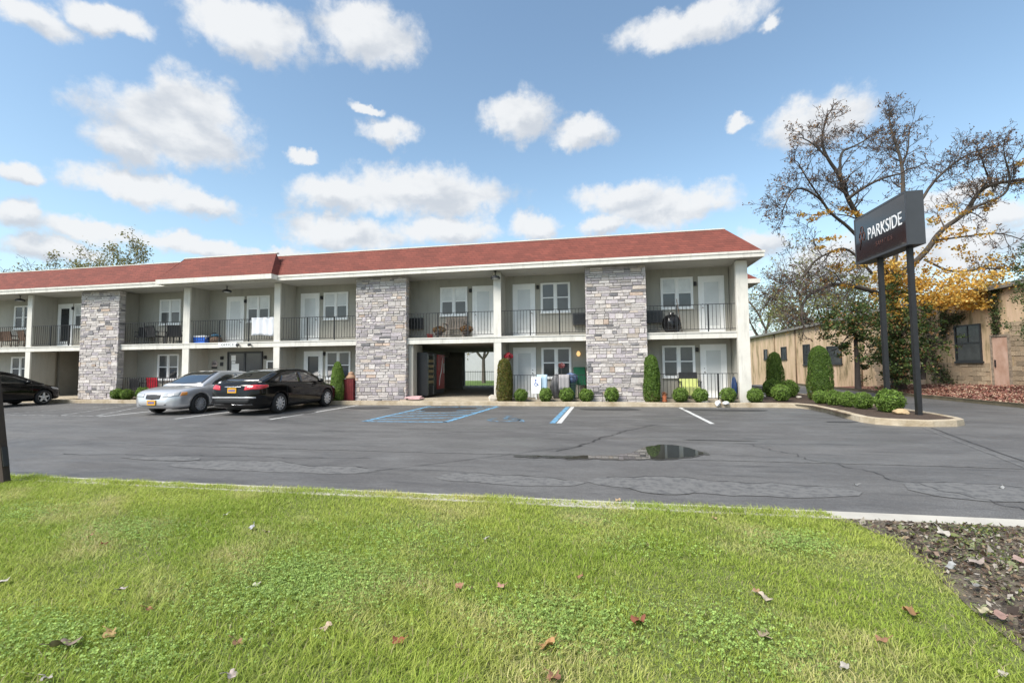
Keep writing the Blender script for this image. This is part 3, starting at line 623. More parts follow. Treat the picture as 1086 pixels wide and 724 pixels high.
def mansard(x0, x1, v0, v1, z0, z1, s, hipL, hipR, capz=.03, back=None, hs=None):
    """sloped front from (v0,z0) to (v0+s,z1); hips at the ends"""
    hs = hs or s
    xl, xr = x0+(hs if hipL else 0), x1-(hs if hipR else 0)
    mb = MB(); vb = v1
    mb.add([(x0, v0, z0), (x1, v0, z0), (xr, v0+s, z1), (xl, v0+s, z1)], [(0, 1, 2, 3)])
    if hipR: mb.add([(x1, v0, z0), (x1, vb, z0), (xr, vb, z1), (xr, v0+s, z1)], [(0, 1, 2, 3)])
    if hipL: mb.add([(x0, v0, z0), (x0, vb, z0), (xl, vb, z1), (xl, v0+s, z1)], [(3, 2, 1, 0)])
    r_ = part('roof', mb, SHIN, recalc=False)
    mb = MB(); mb.box(xl, xr, v0+s-.03, v0+s+.12, z1-.01, z1+capz)
    if hipR: mb.box(xr-.12, xr+.05, v0+s+.12, vb, z1-.02, z1+capz)
    if hipL: mb.box(xl-.05, xl+.12, v0+s+.12, vb, z1-.02, z1+capz)
    part('roof_cap', mb, CREAM, r_)
    mb = MB(); mb.box(xl, xr, v0+s, vb, z1-.2, z1-.03); part('flat_roof', mb, mat('roof_felt', (.2, .2, .2), .9), r_)
    return r_
EV = -.6
mansard(A0, .45, EV-.03, VB+.5, EZ1, RZ, 1.0, False, True)
mb = MB(); mb.box(A0, .47, EV-.03, EV+.02, EZ0-.01, EZ1+.02); mb.box(.42, .47, EV+.02, VB+.5, EZ0-.01, EZ1+.02); mb.box(A0, .49, EV-.055, EV-.03, EZ1-.05, EZ1+.03); part('fascia', mb, CREAM)
mb = MB(); mb.box(A0, .42, EV+.02, D, EZ0+.02, EZ0+.06); mb.box(.001, .42, D, VB+.4, EZ0+.02, EZ0+.06); part('soffit', mb, SOFFIT)
mansard(-24.4, -18.66, -1.03, -.1, EZ1+.01, RZ+.02, .95, True, True, hs=.5)
mb = MB(); mb.box(-24.42, -18.64, -1.03, -.98, EZ0+.01, EZ1+.03); mb.box(-24.42, -24.37, -.98, EV-.055, EZ0+.01, EZ1+.03); mb.box(-18.69, -18.64, -.98, EV-.055, EZ0+.01, EZ1+.03); part('fascia', mb, CREAM)
mb = MB(); mb.box(-24.37, -18.69, -.98, EV-.056, EZ0+.03, EZ0+.07); part('soffit', mb, SOFFIT)
# rear wing roof, seen past the right end
mansard(-2, 2.05, 5.0, VB+.5, 5.38, 6.2, .9, False, True)
mb = MB(); mb.box(.48, 2.07, 4.95, 5.0, 5.2, 5.40); mb.box(2.02, 2.07, 5.0, VB+.5, 5.2, 5.40); part('fascia', mb, CREAM)
mb = MB(); mb.box(.48, 2.02, 5.0, VB+.5, 5.22, 5.26); part('soffit', mb, SOFFIT)

# windows and doors
def window(x0, x1, z0, z1, up=BLIND, lo=GLASSG, y=D, sil=True, parent=bld, label=None):
    mb = MB(); t = .07; yo = y-.055; xm = (x0+x1)/2; zm = z0+(z1-z0)*.5
    mb.box(x0, x0+t, yo, y-.001, z0, z1); mb.box(x1-t, x1, yo, y-.001, z0, z1); mb.box(x0+t, x1-t, yo, y-.001, z1-t, z1); mb.box(x0+t, x1-t, yo, y-.001, z0, z0+t)
    mb.box(xm-.055, xm+.055, yo-.004, y-.001, z0+t, z1-t)
    for a, b in ((x0+t, xm-.055), (xm+.055, x1-t)):
        mb.box(a, b, yo+.012, y-.001, zm-.022, zm+.022)
        for xx in (a, b-.022): mb.box(xx, xx+.022, yo+.02, y-.001, z0+t, z1-t)
    mb.box(x0-.02, x1+.02, yo-.03, y-.001, z0-.04, z0-.001)
    wdw = mb.build('window', WHITE, parent)
    for a, b in ((x0+t, xm-.055), (xm+.055, x1-t)):
        m1 = MB(); m1.box(a+.022, b-.022, yo+.03, y-.002, zm+.022, z1-t); m1.build('upper_pane', up, wdw)
        m1 = MB(); m1.box(a+.022, b-.022, yo+.036, y-.002, z0+t, zm-.022); m1.build('lower_pane', lo, wdw)
    return wdw
def door(x0, x1, z0, z1, pane=BLINDW, hinge='L', y=D):
    mb = MB(); t = .08; yo = y-.05
    mb.box(x0, x0+t, yo, y-.001, z0, z1); mb.box(x1-t, x1, yo, y-.001, z0, z1); mb.box(x0+t, x1-t, yo, y-.001, z1-t, z1)
    mb.box(x0+t, x1-t, yo+.015, y-.001, z0, z1-t); mb.box(x0-.01, x1+.01, yo-.06, yo, z0-.03, z0+.02)
    d = mb.build('door', WHITE, bld)
    mb = MB(); a, b = x0+t+.13, x1-t-.13; c, e_ = z0+.28, z1-t-.16
    mb.box(a-.03, a, yo+.002, yo+.015, c-.03, e_+.03); mb.box(b, b+.03, yo+.002, yo+.015, c-.03, e_+.03); mb.box(a, b, yo+.002, yo+.015, c-.03, c); mb.box(a, b, yo+.002, yo+.015, e_, e_+.03)
    mb.build('pane_moulding', WHITE, d)
    mb = MB(); mb.box(a, b, yo+.008, yo+.0149, c, e_); mb.build('door_pane', pane, d)
    xh = x1-t-.06 if hinge == 'L' else x0+t+.06
    mb = MB(); mb.ell((xh, yo-.03, z0+.98), (.03, .03, .03), 8, 6); mb.box(xh-.012, xh+.012, yo-.03, yo+.014, z0+.97, z0+.99); mb.ell((xh, yo+.0, z0+1.12), (.022, .02, .022), 8, 6); mb.build('handle', CHROME, d)
    return d
ZU0, ZU1, ZL0, ZL1 = 3.67, 4.9, .98, 2.22
UW = [(-2.83, BLIND), (-7.6, GLASSG), (-11.97, BLIND), (-17.54, BLINDW), (-21.53, BLIND), (-26.43, BLINDW), (-31.66, BLIND), (-35.6, GLASSD)]
for x, u in UW: window(x, x+1.22, ZU0, ZU1, up=u, lo=GLASSG if u is not GLASSD else GLASSD)
TEAL = mat('teal_reflection', (.07, .2, .17), .1, .3, 2)
for x, u, l_ in [(-2.83, GLASSG, GLASSG), (-7.6, GLASSG, GLASSD), (-17.4, GLASSG, GLASSD), (-26.46, GLASSG, GLASSD), (-35.65, GLASSD, GLASSD)]: window(x, x+1.22, ZL0, ZL1, up=u, lo=l_)
for x, p, h in [(-1.42, BLINDW, 'R'), (-8.78, BLINDW, 'L'), (-10.53, BLINDW, 'R'), (-18.7, BLINDW, 'L'), (-22.63, BLINDW, 'L'), (-32.7, GLASSD, 'L'), (-38, GLASSD, 'L')]: door(x, x+.95, 2.69, 4.9, p, h)
for x, p, h in [(-1.42, BLINDW, 'R'), (-8.78, BLINDW, 'L'), (-18.5, GLASSD, 'L'), (-38, BLINDW, 'L')]: door(x, x+.95, .2, 2.25, p, h)
# office entrance: dark double glass doors
mb = MB(); x0, x1 = -22.53, -20.65
mb.box(x0, x0+.07, D-.06, D-.001, .2, 2.28); mb.box(x1-.07, x1, D-.06, D-.001, .2, 2.28); mb.box(x0+.07, x1-.07, D-.06, D-.001, 2.2, 2.28); mb.box(-21.64, -21.54, D-.055, D-.001, .2, 2.2); mb.box(x0+.07, x1-.07, D-.05, D-.001, .2, .3)
gd = part('glass_entrance', mb, DARKM)
mb = MB(); mb.box(x0+.07, -21.64, D-.03, D-.002, .3, 2.2); mb.box(-21.54, x1-.07, D-.03, D-.002, .3, 2.2); mb.build('glass_pane', GLASSD, gd)
for (a, b, c, d_) in [(-22.32, -22.08, 1.85, 2.12), (-22.3, -21.9, 1.32, 1.72), (-22.28, -21.95, 1.0, 1.27), (-22.3, -22.1, 1.74, 1.83)]:
    mb = MB(); mb.box(a, b, D-.037, D-.031, c, d_); mb.build('notice_sheet', WHITE, gd)
mb = MB(); mb.box(-21.88, -21.7, D-.037, D-.031, 1.0, 1.3); mb.build('notice_sheet', mat('tan_card', (.45, .3, .18), .8), gd)
mb = MB(); mb.box(-20.42, -19.94, D-.06, D-.001, 1.15, 1.22); mb.box(-20.42, -19.94, D-.06, D-.001, 1.78, 1.85); mb.box(-20.42, -20.36, D-.06, D-.001, 1.22, 1.78); mb.box(-20.0, -19.94, D-.06, D-.001, 1.22, 1.78)
sw = part('service_hatch', mb, WHITE); mb = MB(); mb.box(-20.36, -20.0, D-.03, D-.002, 1.22, 1.78); mb.build('pane', GLASSD, sw)
# air conditioners through the wall
for x in (-13.45, -5.98-.3, -3.45):
    mb = MB(); x1 = x+.66 if x > -13 else x+.72
    mb.box(x, x1, D-.22, D-.001, 3.12, 3.6); ac = part('air_conditioner', mb, mat('ac_casing', (.06, .06, .06), .5))
    mb = MB()
    for i in range(9): mb.box(x+.04, x1-.04, D-.235, D-.221, 3.16+i*.045, 3.18+i*.045)
    mb.build('louvre', DARKM, ac)
# railings
def railing(x0, x1, z0, h, v=.02, posts=None, gapb=.09):
    mb = MB(); mb.box(x0, x1, v-.02, v+.02, z0+h-.02, z0+h); mb.box(x0, x1, v-.012, v+.012, z0+gapb, z0+gapb+.022)
    n = max(2, round((x1-x0)/.128))
    for i in range(1, n): x = x0+(x1-x0)*i/n; mb.box(x-.0075, x+.0075, v-.0075, v+.0075, z0+gapb+.022, z0+h-.02)
    for p in (posts if posts is not None else [x0+(x1-x0)*f for f in (.35, .7)]): mb.box(p-.02, p+.02, v-.02, v+.02, z0, z0+h-.021)
    return part('railing', mb, BLACK)
for (x0, x1) in bays: railing(x0+.01, x1-.01, 2.665, 1.02)
railing(-3.45, -.38, .15, 1.0, -.03, [-.95-.1]); railing(-9.05, -5.75, .15, .98, -.03, [-7.3]); railing(-18.93, -15.3, .15, .98, -.03); railing(-27.33, -23.97, .15, .98, -.03); railing(-41, -33.1, .15, .98, -.03)
# small wall lamps beside doors
for (x, z, y) in [(-1.53, 4.62, D), (-7.72, 4.75, D), (-10.62, 4.72, D), (-17.63, 4.68, D), (-21.6, 4.66, D), (-31.7, 4.66, D), (-24.9, 4.62, D), (-1.53, 2.05, D), (-17.45, 2.12, D), (-22.82, 2.0, D), (-20.5, 2.0, D)]:
    mb = MB(); mb.box(x-.05, x+.05, y-.03, y-.001, z-.08, z+.08); mb.lathe([(.02, .07), (.055, .05), (.05, -.07), (.02, -.09)], (x, y-.09, z), n=10); mb.box(x-.01, x+.01, y-.08, y-.02, z+.05, z+.07)
    part('wall_lamp', mb, DARKM)
def sign_plate(name, x0, x1, z0, z1, y, m): mb = MB(); mb.box(x0, x1, y-.02, y-.001, z0, z1); return mb.build(name, m)
def text(name, s, size, loc, rot, m, parent=None, sx=1, ext=.004, sp=1.0, bold=0):
    cu = bpy.data.curves.new(name+'_c', 'FONT'); cu.body = s; cu.size = size; cu.extrude = ext; cu.align_x = 'CENTER'; cu.align_y = 'CENTER'; cu.space_character = sp; cu.offset = bold
    t = bpy.data.objects.new('tmp', cu); C.objects.link(t); bpy.context.view_layer.update()
    me = bpy.data.meshes.new_from_object(t.evaluated_get(bpy.context.evaluated_depsgraph_get())); bpy.data.objects.remove(t)
    M = Matrix.Translation(loc) @ Matrix(rot).to_4x4() @ Matrix.Diagonal((sx, 1, 1, 1)); me.transform(M)
    me.materials.clear(); me.materials.append(m); o = bpy.data.objects.new(name, me); C.objects.link(o)
    if parent: o.parent = parent
    return o
FRONT = ((1, 0, 0), (0, 0, -1), (0, 1, 0))   # text in the XZ plane facing -Y
BLK = mat('black_letter', (.02, .02, .022), .6)
s_ = sign_plate('office_sign', -22.0, -21.05, 2.445, 2.655, -.09, WHITE); tag(s_, 'small white board lettered OFFICE on the balcony edge', 'sign')
text('lettering', 'OFFICE', .17, (-21.52, -.112, 2.55), FRONT, BLK, s_, 1.0, sp=1.25)
mb = MB(); mb.lathe([(.17, -.004), (.17, .004)], (-23.25, D-.02, 1.72), 'y', 24); s_ = mb.build('notice_sign', mat('pale_sign', (.5, .42, .4), .6)); tag(s_, 'small round wall notice left of the glass entrance', 'sign')
mb = MB(); mb.box(-23.36, -23.14, D-.032, D-.026, 1.69, 1.73); mb.box(-23.33, -23.17, D-.032, D-.026, 1.76, 1.785); mb.box(-23.4, -23.1, D-.032, D-.024, 1.5, 1.58); mb.build('lettering', BLK, s_)
tag(sign_plate('wall_box', -22.95, -22.78, 1.62, 1.8, D-.0, DARKM), 'small dark box on the wall beside the round notice', 'wall box')
# ceiling lamps
def ceil_lamp(loc, label):
    t = thing('ceiling_lamp', label, 'lamp', loc, 0, 'dark lamps under the eaves')
    mb = MB(); mb.tube([(0, 0, .22), (0, 0, .05)], .02); mb.lathe([(.06, .22), (.06, .245)], n=14); mb.build('stem', DARKM, t)
    mb = MB(); mb.lathe([(.05, .07), (.17, .03), (.2, -.05), (.19, -.055), (.1, .0), (.03, .02)], n=20); mb.build('shade', DARKM, t)
    mb = MB(); mb.lathe([(.12, -.03), (.13, -.055), (.04, -.075)], n=16); mb.build('lens', mat('lens', (.7, .7, .68), .3), t)
ceil_lamp((-33.5, -.1, 5.0), 'dark dome lamp under the eaves nearest the left edge')
ceil_lamp((-21.85, .15, 5.02), 'dark dome lamp under the eaves above the OFFICE bay')
ceil_lamp((-9.22, -.3, 4.98), 'dark dome lamp at the post above the open passage')
for x, lb in ((-20.95, 'small dark floodlight right beside the OFFICE board'), (-20.35, 'small dark floodlight farther right of the OFFICE board')):
    t = thing('floodlight', lb, 'floodlight', (x, -.12, 2.53), 0, 'floodlights on the balcony edge'); mb = MB(); mb.lathe([(.03, .03), (.07, -.08), (.07, -.09)], axis='y', n=12); mb.box(-.02, .02, -.01, .03, -.05, .05); mb.build('lamp_head', DARKM, t)
# wall sconce with warm lit globe
t = thing('wall_sconce', 'glowing amber wall light right of the lower window', 'wall light', (-6.08, D, 1.95))
mb = MB(); mb.lathe([(.06, -.03), (.06, -.001)], (0, 0, .02), 'y', 14); mb.tube([(0, -.03, .02), (0, -.1, .08), (0, -.14, .1)], .012); mb.build('bracket', DARKM, t)
em = bpy.data.materials.new('amber_glass'); em.use_nodes = True; em.node_tree.nodes['Principled BSDF'].inputs['Base Color'].default_value = (.7, .4, .15, 1); em.node_tree.nodes['Principled BSDF'].inputs['Emission Color'].default_value = (1, .62, .25, 1); em.node_tree.nodes['Principled BSDF'].inputs['Emission Strength'].default_value = .55
mb = MB(); mb.lathe([(.02, -.10), (.06, -.07), (.085, 0), (.06, .07), (.03, .11)], (0, -.15, -.0), 'z', 16); mb.build('globe', em, t)

# ------------------------------------------------------------------ roadside sign
pf = thing('pylon_sign', 'tall black double-post box sign with white lettering on the kerbed island', 'sign', (2.78, -3.3, .12))
SX, SV0, SV1, SZ0, SZ1 = -.2, -1.25, 1.2, 4.36, 5.75   # local box
SGN = mat('sign_black_face', (.014, .013, .013), .16, .1, 1.2, coat=.6); SGE = mat('sign_grey_case', (.05, .053, .058), .45, .1, 2)
mb = MB(); mb.box(SX+.012, .2, SV0, SV1, SZ0, SZ1); mb.box(SX-.01, SX+.012, SV0-.01, SV1+.01, SZ1-.05, SZ1+.01); mb.box(SX-.01, SX+.012, SV0-.01, SV1+.01, SZ0-.01, SZ0+.05); mb.box(SX-.01, SX+.012, SV0-.01, SV0+.04, SZ0+.05, SZ1-.05); mb.box(SX-.01, SX+.012, SV1-.04, SV1+.01, SZ0+.05, SZ1-.05); mb.build('sign_case', SGE, pf)
mb = MB(); mb.box(SX-.004, SX+.0119, SV0+.04, SV1-.04, SZ0+.05, SZ1-.05); fc = mb.build('sign_face', SGN, pf)
SIDE = ((0, 0, -1), (-1, 0, 0), (0, 1, 0))       # text reading along -Y, facing -X
def pylon_post(v):
    mb = MB(); mb.box(-.055, .055, v-.055, v+.055, -.1, SZ0); return mb.build('post', BLACK, pf)
pylon_post(-.95); pylon_post(.35)
WL = mat('white_letter', (.8, .8, .8), .5); RL = mat('copper_letter', (.09, .034, .026), .5)
text('lettering', 'PARKSIDE', .50, (SX-.008, -.28, 5.09), SIDE, WL, pf, .72, sp=1.0)
text('small_lettering', 'SUITES', .17, (SX-.008, -.25, 4.72), SIDE, RL, pf, .95, sp=1.7)
mb = MB()
for (cy, cz, r_) in ((.80, 5.3, .11), (.88, 5.12, .11), (.72, 5.12, .11)):
    pts = [(SX-.012, cy+r_*math.cos(g)*.6+0*g, cz+r_*math.sin(g)*1.15) for g in [2*math.pi*i/18 for i in range(19)]]; mb.tube(pts, .009, 5)
mb.tube([(SX-.012, .95, 4.75), (SX-.012, .86, 4.98), (SX-.012, .80, 5.2)], .008, 5); mb.build('emblem', RL, pf)
# leaning wooden post at the left edge of the lawn
mb = MB(); mb.obox((0, 0, 1.25), .088, .08, 2.9, 0.1); lp = mb.build('leaning_post', mat('dark_weathered_wood', (.05, .035, .028), .85, .4, 6, .5, 25, stretch=(1, 1, .15)))
lp.location = (-12.66, -13.3, 0); lp.rotation_euler = (0, R(-11), 0); tag(lp, 'dark leaning wooden post at the left edge of the lawn', 'post')
mb = MB(); mb.box(.02, .066, -.03, .03, .25, .5); b_ = mb.build('steel_bracket', BLACK, lp)

# ------------------------------------------------------------------ balcony furniture and things on the ground floor
WK = mat('brown_wicker', (.16, .095, .06), .8, .35, 30, .5, 60); RUSTW = mat('grey_worn_wood', (.30, .25, .21), .85, .2, 10)
DKF = mat('dark_sling_fabric', (.022, .022, .024), .8, .2, 20)
def chair(name, loc, rz, label, m, fm, w_=.58, h=.86, seat=.4, group=None, arms=True):
    t = thing(name, label, 'chair', loc, rz, group)
    mb = MB(); mb.box(-w_/2+.03, w_/2-.03, -.25, .25, seat-.02, seat+.03); mb.build('seat', m, t)
    mb = MB(); mb.obox((0, .27, (seat+h)/2+.03), w_-.06, .035, h-seat, 0, -.16); mb.build('backrest', m, t)
    for sx_ in (-1, 1):
        x = sx_*(w_/2-.015)
        mb = MB(); mb.tube([(x, -.27, 0), (x, -.25, seat+.22 if arms else seat)], .015, 6); mb.build('leg', fm, t)
        mb = MB(); mb.tube([(x, .3, 0), (x, .25, seat), (x, .34, h+.02)], .015, 6); mb.build('leg', fm, t)
        if arms: mb = MB(); mb.obox((x, 0, seat+.23), .05, .56, .025); mb.build('armrest', fm, t)
    return t
BF = 2.645
chair('patio_chair', (-26.75, .5, BF), R(35), 'black patio chair leftmost on the balcony right of the left stone pier', DKF, BLACK)
chair('patio_chair', (-25.9, .42, BF), R(170), 'middle black patio chair beside the low table on the upper balcony', DKF, BLACK, w_=.62)
chair('patio_chair', (-24.75, .45, BF), R(-160), 'black patio chair closest to the post left of the blue cooler', DKF, BLACK, w_=.62)
t = thing('low_table', 'low black table among the patio chairs on the upper balcony', 'table', (-25.35, .7, BF))
mb = MB(); mb.box(-.3, .3, -.2, .2, .38, .41); mb.build('tabletop', BLACK, t)
for i in (-1, 1):
    for j in (-1, 1): mb = MB(); mb.box(i*.27-.015, i*.27+.015, j*.17-.015, j*.17+.015, 0, .38); mb.build('leg', BLACK, t)
for a_, r_, lb in ((-35.7, 200, 'brown wicker chair at the very left edge of the upper balcony'), (-34.75, 175, 'middle brown wicker chair under the left window upstairs'), (-33.75, 165, 'brown wicker chair touching the post nearest the left edge')):
    chair('wicker_chair', (a_, .5, BF), R(r_), lb, WK, WK, .72, .82)
# cooler
t = thing('cooler', 'blue and white cooler on the balcony above the OFFICE board', 'cooler', (-23.05, .35, BF)); t.location.x = -23.28
mb = MB(); mb.prism([(-.3, -.19), (.3, -.19), (.3, .19), (-.3, .19)], .0, .30); mb.build('tub', mat('blue_plastic', (.02, .13, .62), .4), t)
mb = MB(); mb.box(-.32, .32, -.21, .21, .302, .375); mb.build('lid', mat('white_plastic', (.75, .76, .78), .4), t)
mb = MB(); mb.tube([(.33, -.16, .22), (.37, -.18, .34), (.37, .18, .34), (.33, .16, .22)], .018, 6); mb.build('handle', MATS['white_plastic'], t)
def sack(name, loc, r, label, cat, m, seed=1, tie=True, n=26, k=16):
    rg = random.Random(seed); mb = MB(); V = []; ph = [rg.uniform(0, 6) for _ in range(6)]
    for i in range(k+1):
        f = i/k; pr = math.sin(math.pi*min(1, f*.93+.07))**.55 if f < .99 else .05
        if tie and f > .9: pr = .16+.2*(f-.9)*8
        for j in range(n):
            g = 2*math.pi*j/n; rr = pr*(1+.06*math.sin(5*g+ph[0]+f*6)+.05*math.sin(9*g+ph[1]-f*9)+.04*math.sin(13*g+ph[2]+f*14))
            V.append((r[0]*rr*math.cos(g), r[1]*rr*math.sin(g), r[2]*f))
    mb.add(V, [(i*n+j, i*n+(j+1) % n, (i+1)*n+(j+1) % n, (i+1)*n+j) for i in range(k) for j in range(n)]+[tuple(range(n))[::-1], tuple(k*n+j for j in range(n))], smooth=True)
    o = mb.build(name, m); o.location = loc; return tag(o, label, cat)
BAGP = mat('black_plastic_bag', (.012, .012, .013), .22, .2, 8, .8, 9)
sack('duffel_bag', (-22.85, .55, BF), (.28, .22, .52), 'black bag standing behind the blue cooler', 'bag', DKF, 2)
sack('laundry_basket', (-22.6, .4, BF), (.27, .22, .34), 'brown basket of clothes right of the black bag and cooler', 'basket', WK, 3, False)
sack('clothes_bundle', (-22.62, .42, BF+.31), (.2, .17, .14), 'blue bundle of cloth piled on the brown basket', 'cloth', mat('blue_cloth', (.06, .17, .28), .9), 5, False)
sack('trash_bag', (-2.52, .45, BF), (.34, .3, .80), 'full black trash bag on the balcony at the right', 'trash bag', BAGP, 4)
mb = MB(); mb.tube([(0, 0, 0), (-.16, .18, 1.35)], .012, 6); br = mb.build('broom', mat('brown_stick', (.2, .12, .08), .7)); br.location = (-2.14, .45, BF); tag(br, 'thin broom leaning behind the black trash bag', 'broom')
mb = MB(); mb.box(-.12, .12, -.02, .02, 0, .06); mb.build('broom_head', WK, br)
# white sheet hung on the railing
mb = MB(); nx_, nz_ = 24, 8; V = []
for j in range(nz_+1):
    for i in range(nx_+1):
        x = i/nx_; z = j/nz_; V.append((-20.38+x*1.12+.02*math.sin(z*3), -.03-.02*math.sin(x*22+z)-.03*(1-z)*abs(math.sin(x*6)), 3.73-.80*(1-z)+.03*math.sin(x*5)*(1-z)))
mb.add(V, [(j*(nx_+1)+i, j*(nx_+1)+i+1, (j+1)*(nx_+1)+i+1, (j+1)*(nx_+1)+i) for j in range(nz_) for i in range(nx_)], smooth=True)
mb.add([(-20.38, -.035, 3.70), (-19.26, -.035, 3.72), (-19.26, .06, 3.70), (-20.38, .06, 3.69)], [(0, 1, 2, 3)])
o = mb.build('white_sheet', mat('white_cloth', (.74, .75, .78), .9, .03), recalc=False); sl = o.modifiers.new('solid', 'SOLIDIFY'); sl.thickness = .008; tag(o, 'white bed sheet drying over the balcony railing', 'sheet')
# flower pots upstairs and the bench
def foliage_ball(name, rad, n, leaf, pal_, m, parent, seed, shape='ball', off=(0, 0, 0), inner=None):
    rg = np.random.default_rng(seed); d = rg.normal(size=(n, 3)); d /= np.linalg.norm(d, axis=1)[:, None]
    lump = 1+.06*np.sin(d[:, 0]*7+seed)+.06*np.sin(d[:, 1]*9+d[:, 2]*6+seed*2)+.04*np.sin(d[:, 2]*13-d[:, 0]*11+seed)
    r = (rg.uniform(.80, 1.0, n)**.6*lump)[:, None]*rg.choice([1, 1.0, 1.03], n)[:, None]
    P = d*r*np.array(rad)+np.array(off); pal_ = np.array(pal_); c = pal_[rg.integers(0, len(pal_), n)]*rg.uniform(.7, 1.3, n)[:, None]
    V, Q, cc = leaves_np(P, leaf, rg, c*(.9+.28*np.sin(P[:, :1]*19+P[:, 1:2]*15+seed)*np.sin(P[:, 2:3]*17+seed)), .75, Nrm=d*.75); return npmesh(name, V, Q, cc, m, parent)
BOXL = leafmat('boxwood_leaf', (.95, .95, .95), (1.05, 1.05, 1.0), .5, .25)
DRYF = leafmat('dried_flower', (.95, .95, .95), (1.05, 1.05, 1.0), .7, .2)
def planter(loc, label, seed):
    t = thing('flower_planter', label, 'planter', loc, 0, 'flower planters beside the bench')
    mb = MB(); mb.lathe([(.1, .12), (.16, .16), (.19, .3), (.17, .3), (.15, .26)], n=16); mb.build('pot', mat('dark_pot', (.05, .035, .025), .7), t)
    for g in (0, 2.1, 4.2): mb = MB(); mb.tube([(.12*math.cos(g), .12*math.sin(g), .16), (.17*math.cos(g), .17*math.sin(g), 0)], .01, 5); mb.build('leg', BLACK, t)
    foliage_ball('flowers', (.27, .22, .15), 900, .045, [(.28, .14, .05), (.12, .13, .04), (.4, .22, .08), (.2, .08, .04)], DRYF, t, seed, off=(0, 0, .38))
planter((-11.8, .42, BF), 'autumn flower planter left of the wooden bench', 1)
planter((-10.62, .42, BF), 'autumn flower planter between the bench and the white door', 2)
mb = MB(); mb.lathe([(.10, 0), (.14, .19), (.16, .2), (.14, .2), (.12, .17)], (-12.2, .4, BF), n=14); tag(mb.build('red_pot', RED), 'small red flower pot near the railing upstairs', 'pot')
t = thing('garden_bench', 'weathered wooden bench under the upstairs window', 'bench', (-11.2, .62, BF))
mb = MB(); [mb.box(-.42, .42, -.25+i*.12, -.15+i*.12, .4, .425) for i in range(4)]; mb.build('seat', RUSTW, t)
mb = MB(); [mb.box(-.4+i*.11, -.34+i*.11, .24, .265, .45, .86) for i in range(8)]; mb.box(-.43, .43, .235, .27, .86, .93); mb.build('backrest', RUSTW, t)
for i in (-1, 1):
    for j, h in ((-.24, .62), (.25, .93)): mb = MB(); mb.box(i*.43-.025, i*.43+.025, j-.025, j+.025, 0, h); mb.build('leg', RUSTW, t)
    mb = MB(); mb.box(i*.43-.03, i*.43+.03, -.28, .23, .62, .65); mb.build('armrest', RUSTW, t)
mb = MB(); mb.box(-8.95, -8.2, .15, .55, BF, BF+.02); tag(mb.build('door_mat', mat('rust_mat', (.22, .13, .10), .95, .3, 30)), 'rust brown mat by the upstairs door right of the post', 'mat')
# ground floor: chairs
GF = .19
REDC = mat('red_fabric', (.50, .012, .03), .7, .2, 6)
chair('folding_chair', (-25.75, .4, GF), R(185), 'red folding chair behind the railing left of the silver car', REDC, BLACK, .62, .9, .42)
chair('folding_chair', (-26.75, .45, GF), R(175), 'dark folding chair left of the red one on the ground floor', DKF, BLACK, .6, .85, .42)
YEL = mat('yellow_fabric', (.52, .56, .20), .8, .12, 6)
t = chair('camp_chair', (-1.95, .35, GF), 0, 'yellow and black camp chair behind the lower railing', YEL, BLACK, .72, .72, .42)
mb = MB(); mb.obox((0, .37, .87), .66, .05, .24, 0, -.16); mb.build('headrest', DKF, t)
mb = MB(); mb.obox((0, -.29, .30), .55, .03, .30, 0, .1); mb.build('seat_skirt', YEL, t)
chair('folding_chair', (-5.95, .6, GF), R(20), 'green folding chair against the right stone pier', mat('green_fabric', (.015, .12, .06), .6, .2), mat('green_frame', (.02, .10, .06), .5), .5, 1.2, .55)
mb = MB(); mb.lathe([(.22, 0), (.26, .55), (.28, .56), (.28, .6), (.2, .62)], n=4, smooth=False); bn = mb.build('green_bin', mat('dark_green_plastic', (.012, .04, .03), .5)); bn.location = (-6.35, .2, GF); bn.rotation_euler = (0, 0, R(45)); tag(bn, 'dark green bin under the blue bag by the railing', 'bin')
sack('blue_bag', (-6.35, .2, GF+.6), (.27, .2, .42), 'blue and grey bag sitting on the dark green bin', 'bag', mat('slate_blue_fabric', (.10, .14, .24), .7, .6, 9, .4, 14), 7)
sack('covered_grill', (-6.95, .45, GF), (.22, .22, .98), 'grey covered barbecue grill behind the round bushes', 'grill', mat('grey_cover', (.12, .12, .125), .6, .25, 5, .6, 8), 8, False)
t = thing('pinwheel', 'dark red garden pinwheel on a stick before the lower window', 'ornament', (-6.72, .35, GF)); mb = MB(); mb.tube([(0, 0, 0), (0, 0, 1.28)], .008, 5); mb.build('stick', BLACK, t)
mb = MB()
for i in range(6):
    g = i*math.pi/3; mb.add([(0, -.02, 1.3), (.14*math.cos(g), -.03, 1.3+.11*math.sin(g)), (.14*math.cos(g+.8), .0, 1.3+.11*math.sin(g+.8))], [(0, 1, 2)])
o = mb.build('petals', mat('maroon', (.15, .03, .03), .5), t, recalc=False); o.modifiers.new('s', 'SOLIDIFY').thickness = .004
for a_, lb, c in ((-7.45, 'pale blue striped towel on the lower railing left of the grill', (.42, .55, .66)), (-6.6, 'grey towel on the lower railing between grill and blue bag', (.34, .32, .32))):
    mb = MB(); V = []
    for j in range(5):
        for i in range(13): V.append((a_-.2+.4*i/12, -.06-.012*math.sin(i*1.4), 1.14-.62*j/4))
    mb.add(V, [(j*13+i, j*13+i+1, (j+1)*13+i+1, (j+1)*13+i) for j in range(4) for i in range(12)], smooth=True)
    o = mb.build('towel', mat('towel_%d' % int(c[0]*100), c, .9, .2, 14, stretch=(6, 1, .2)), recalc=False); o.modifiers.new('s', 'SOLIDIFY').thickness = .01; tag(o, lb, 'towel')
mb = MB(); mb.box(-.19, .19, -.01, .01, .28, .92); mb.box(-.02, .02, .01, .03, 0, .9)
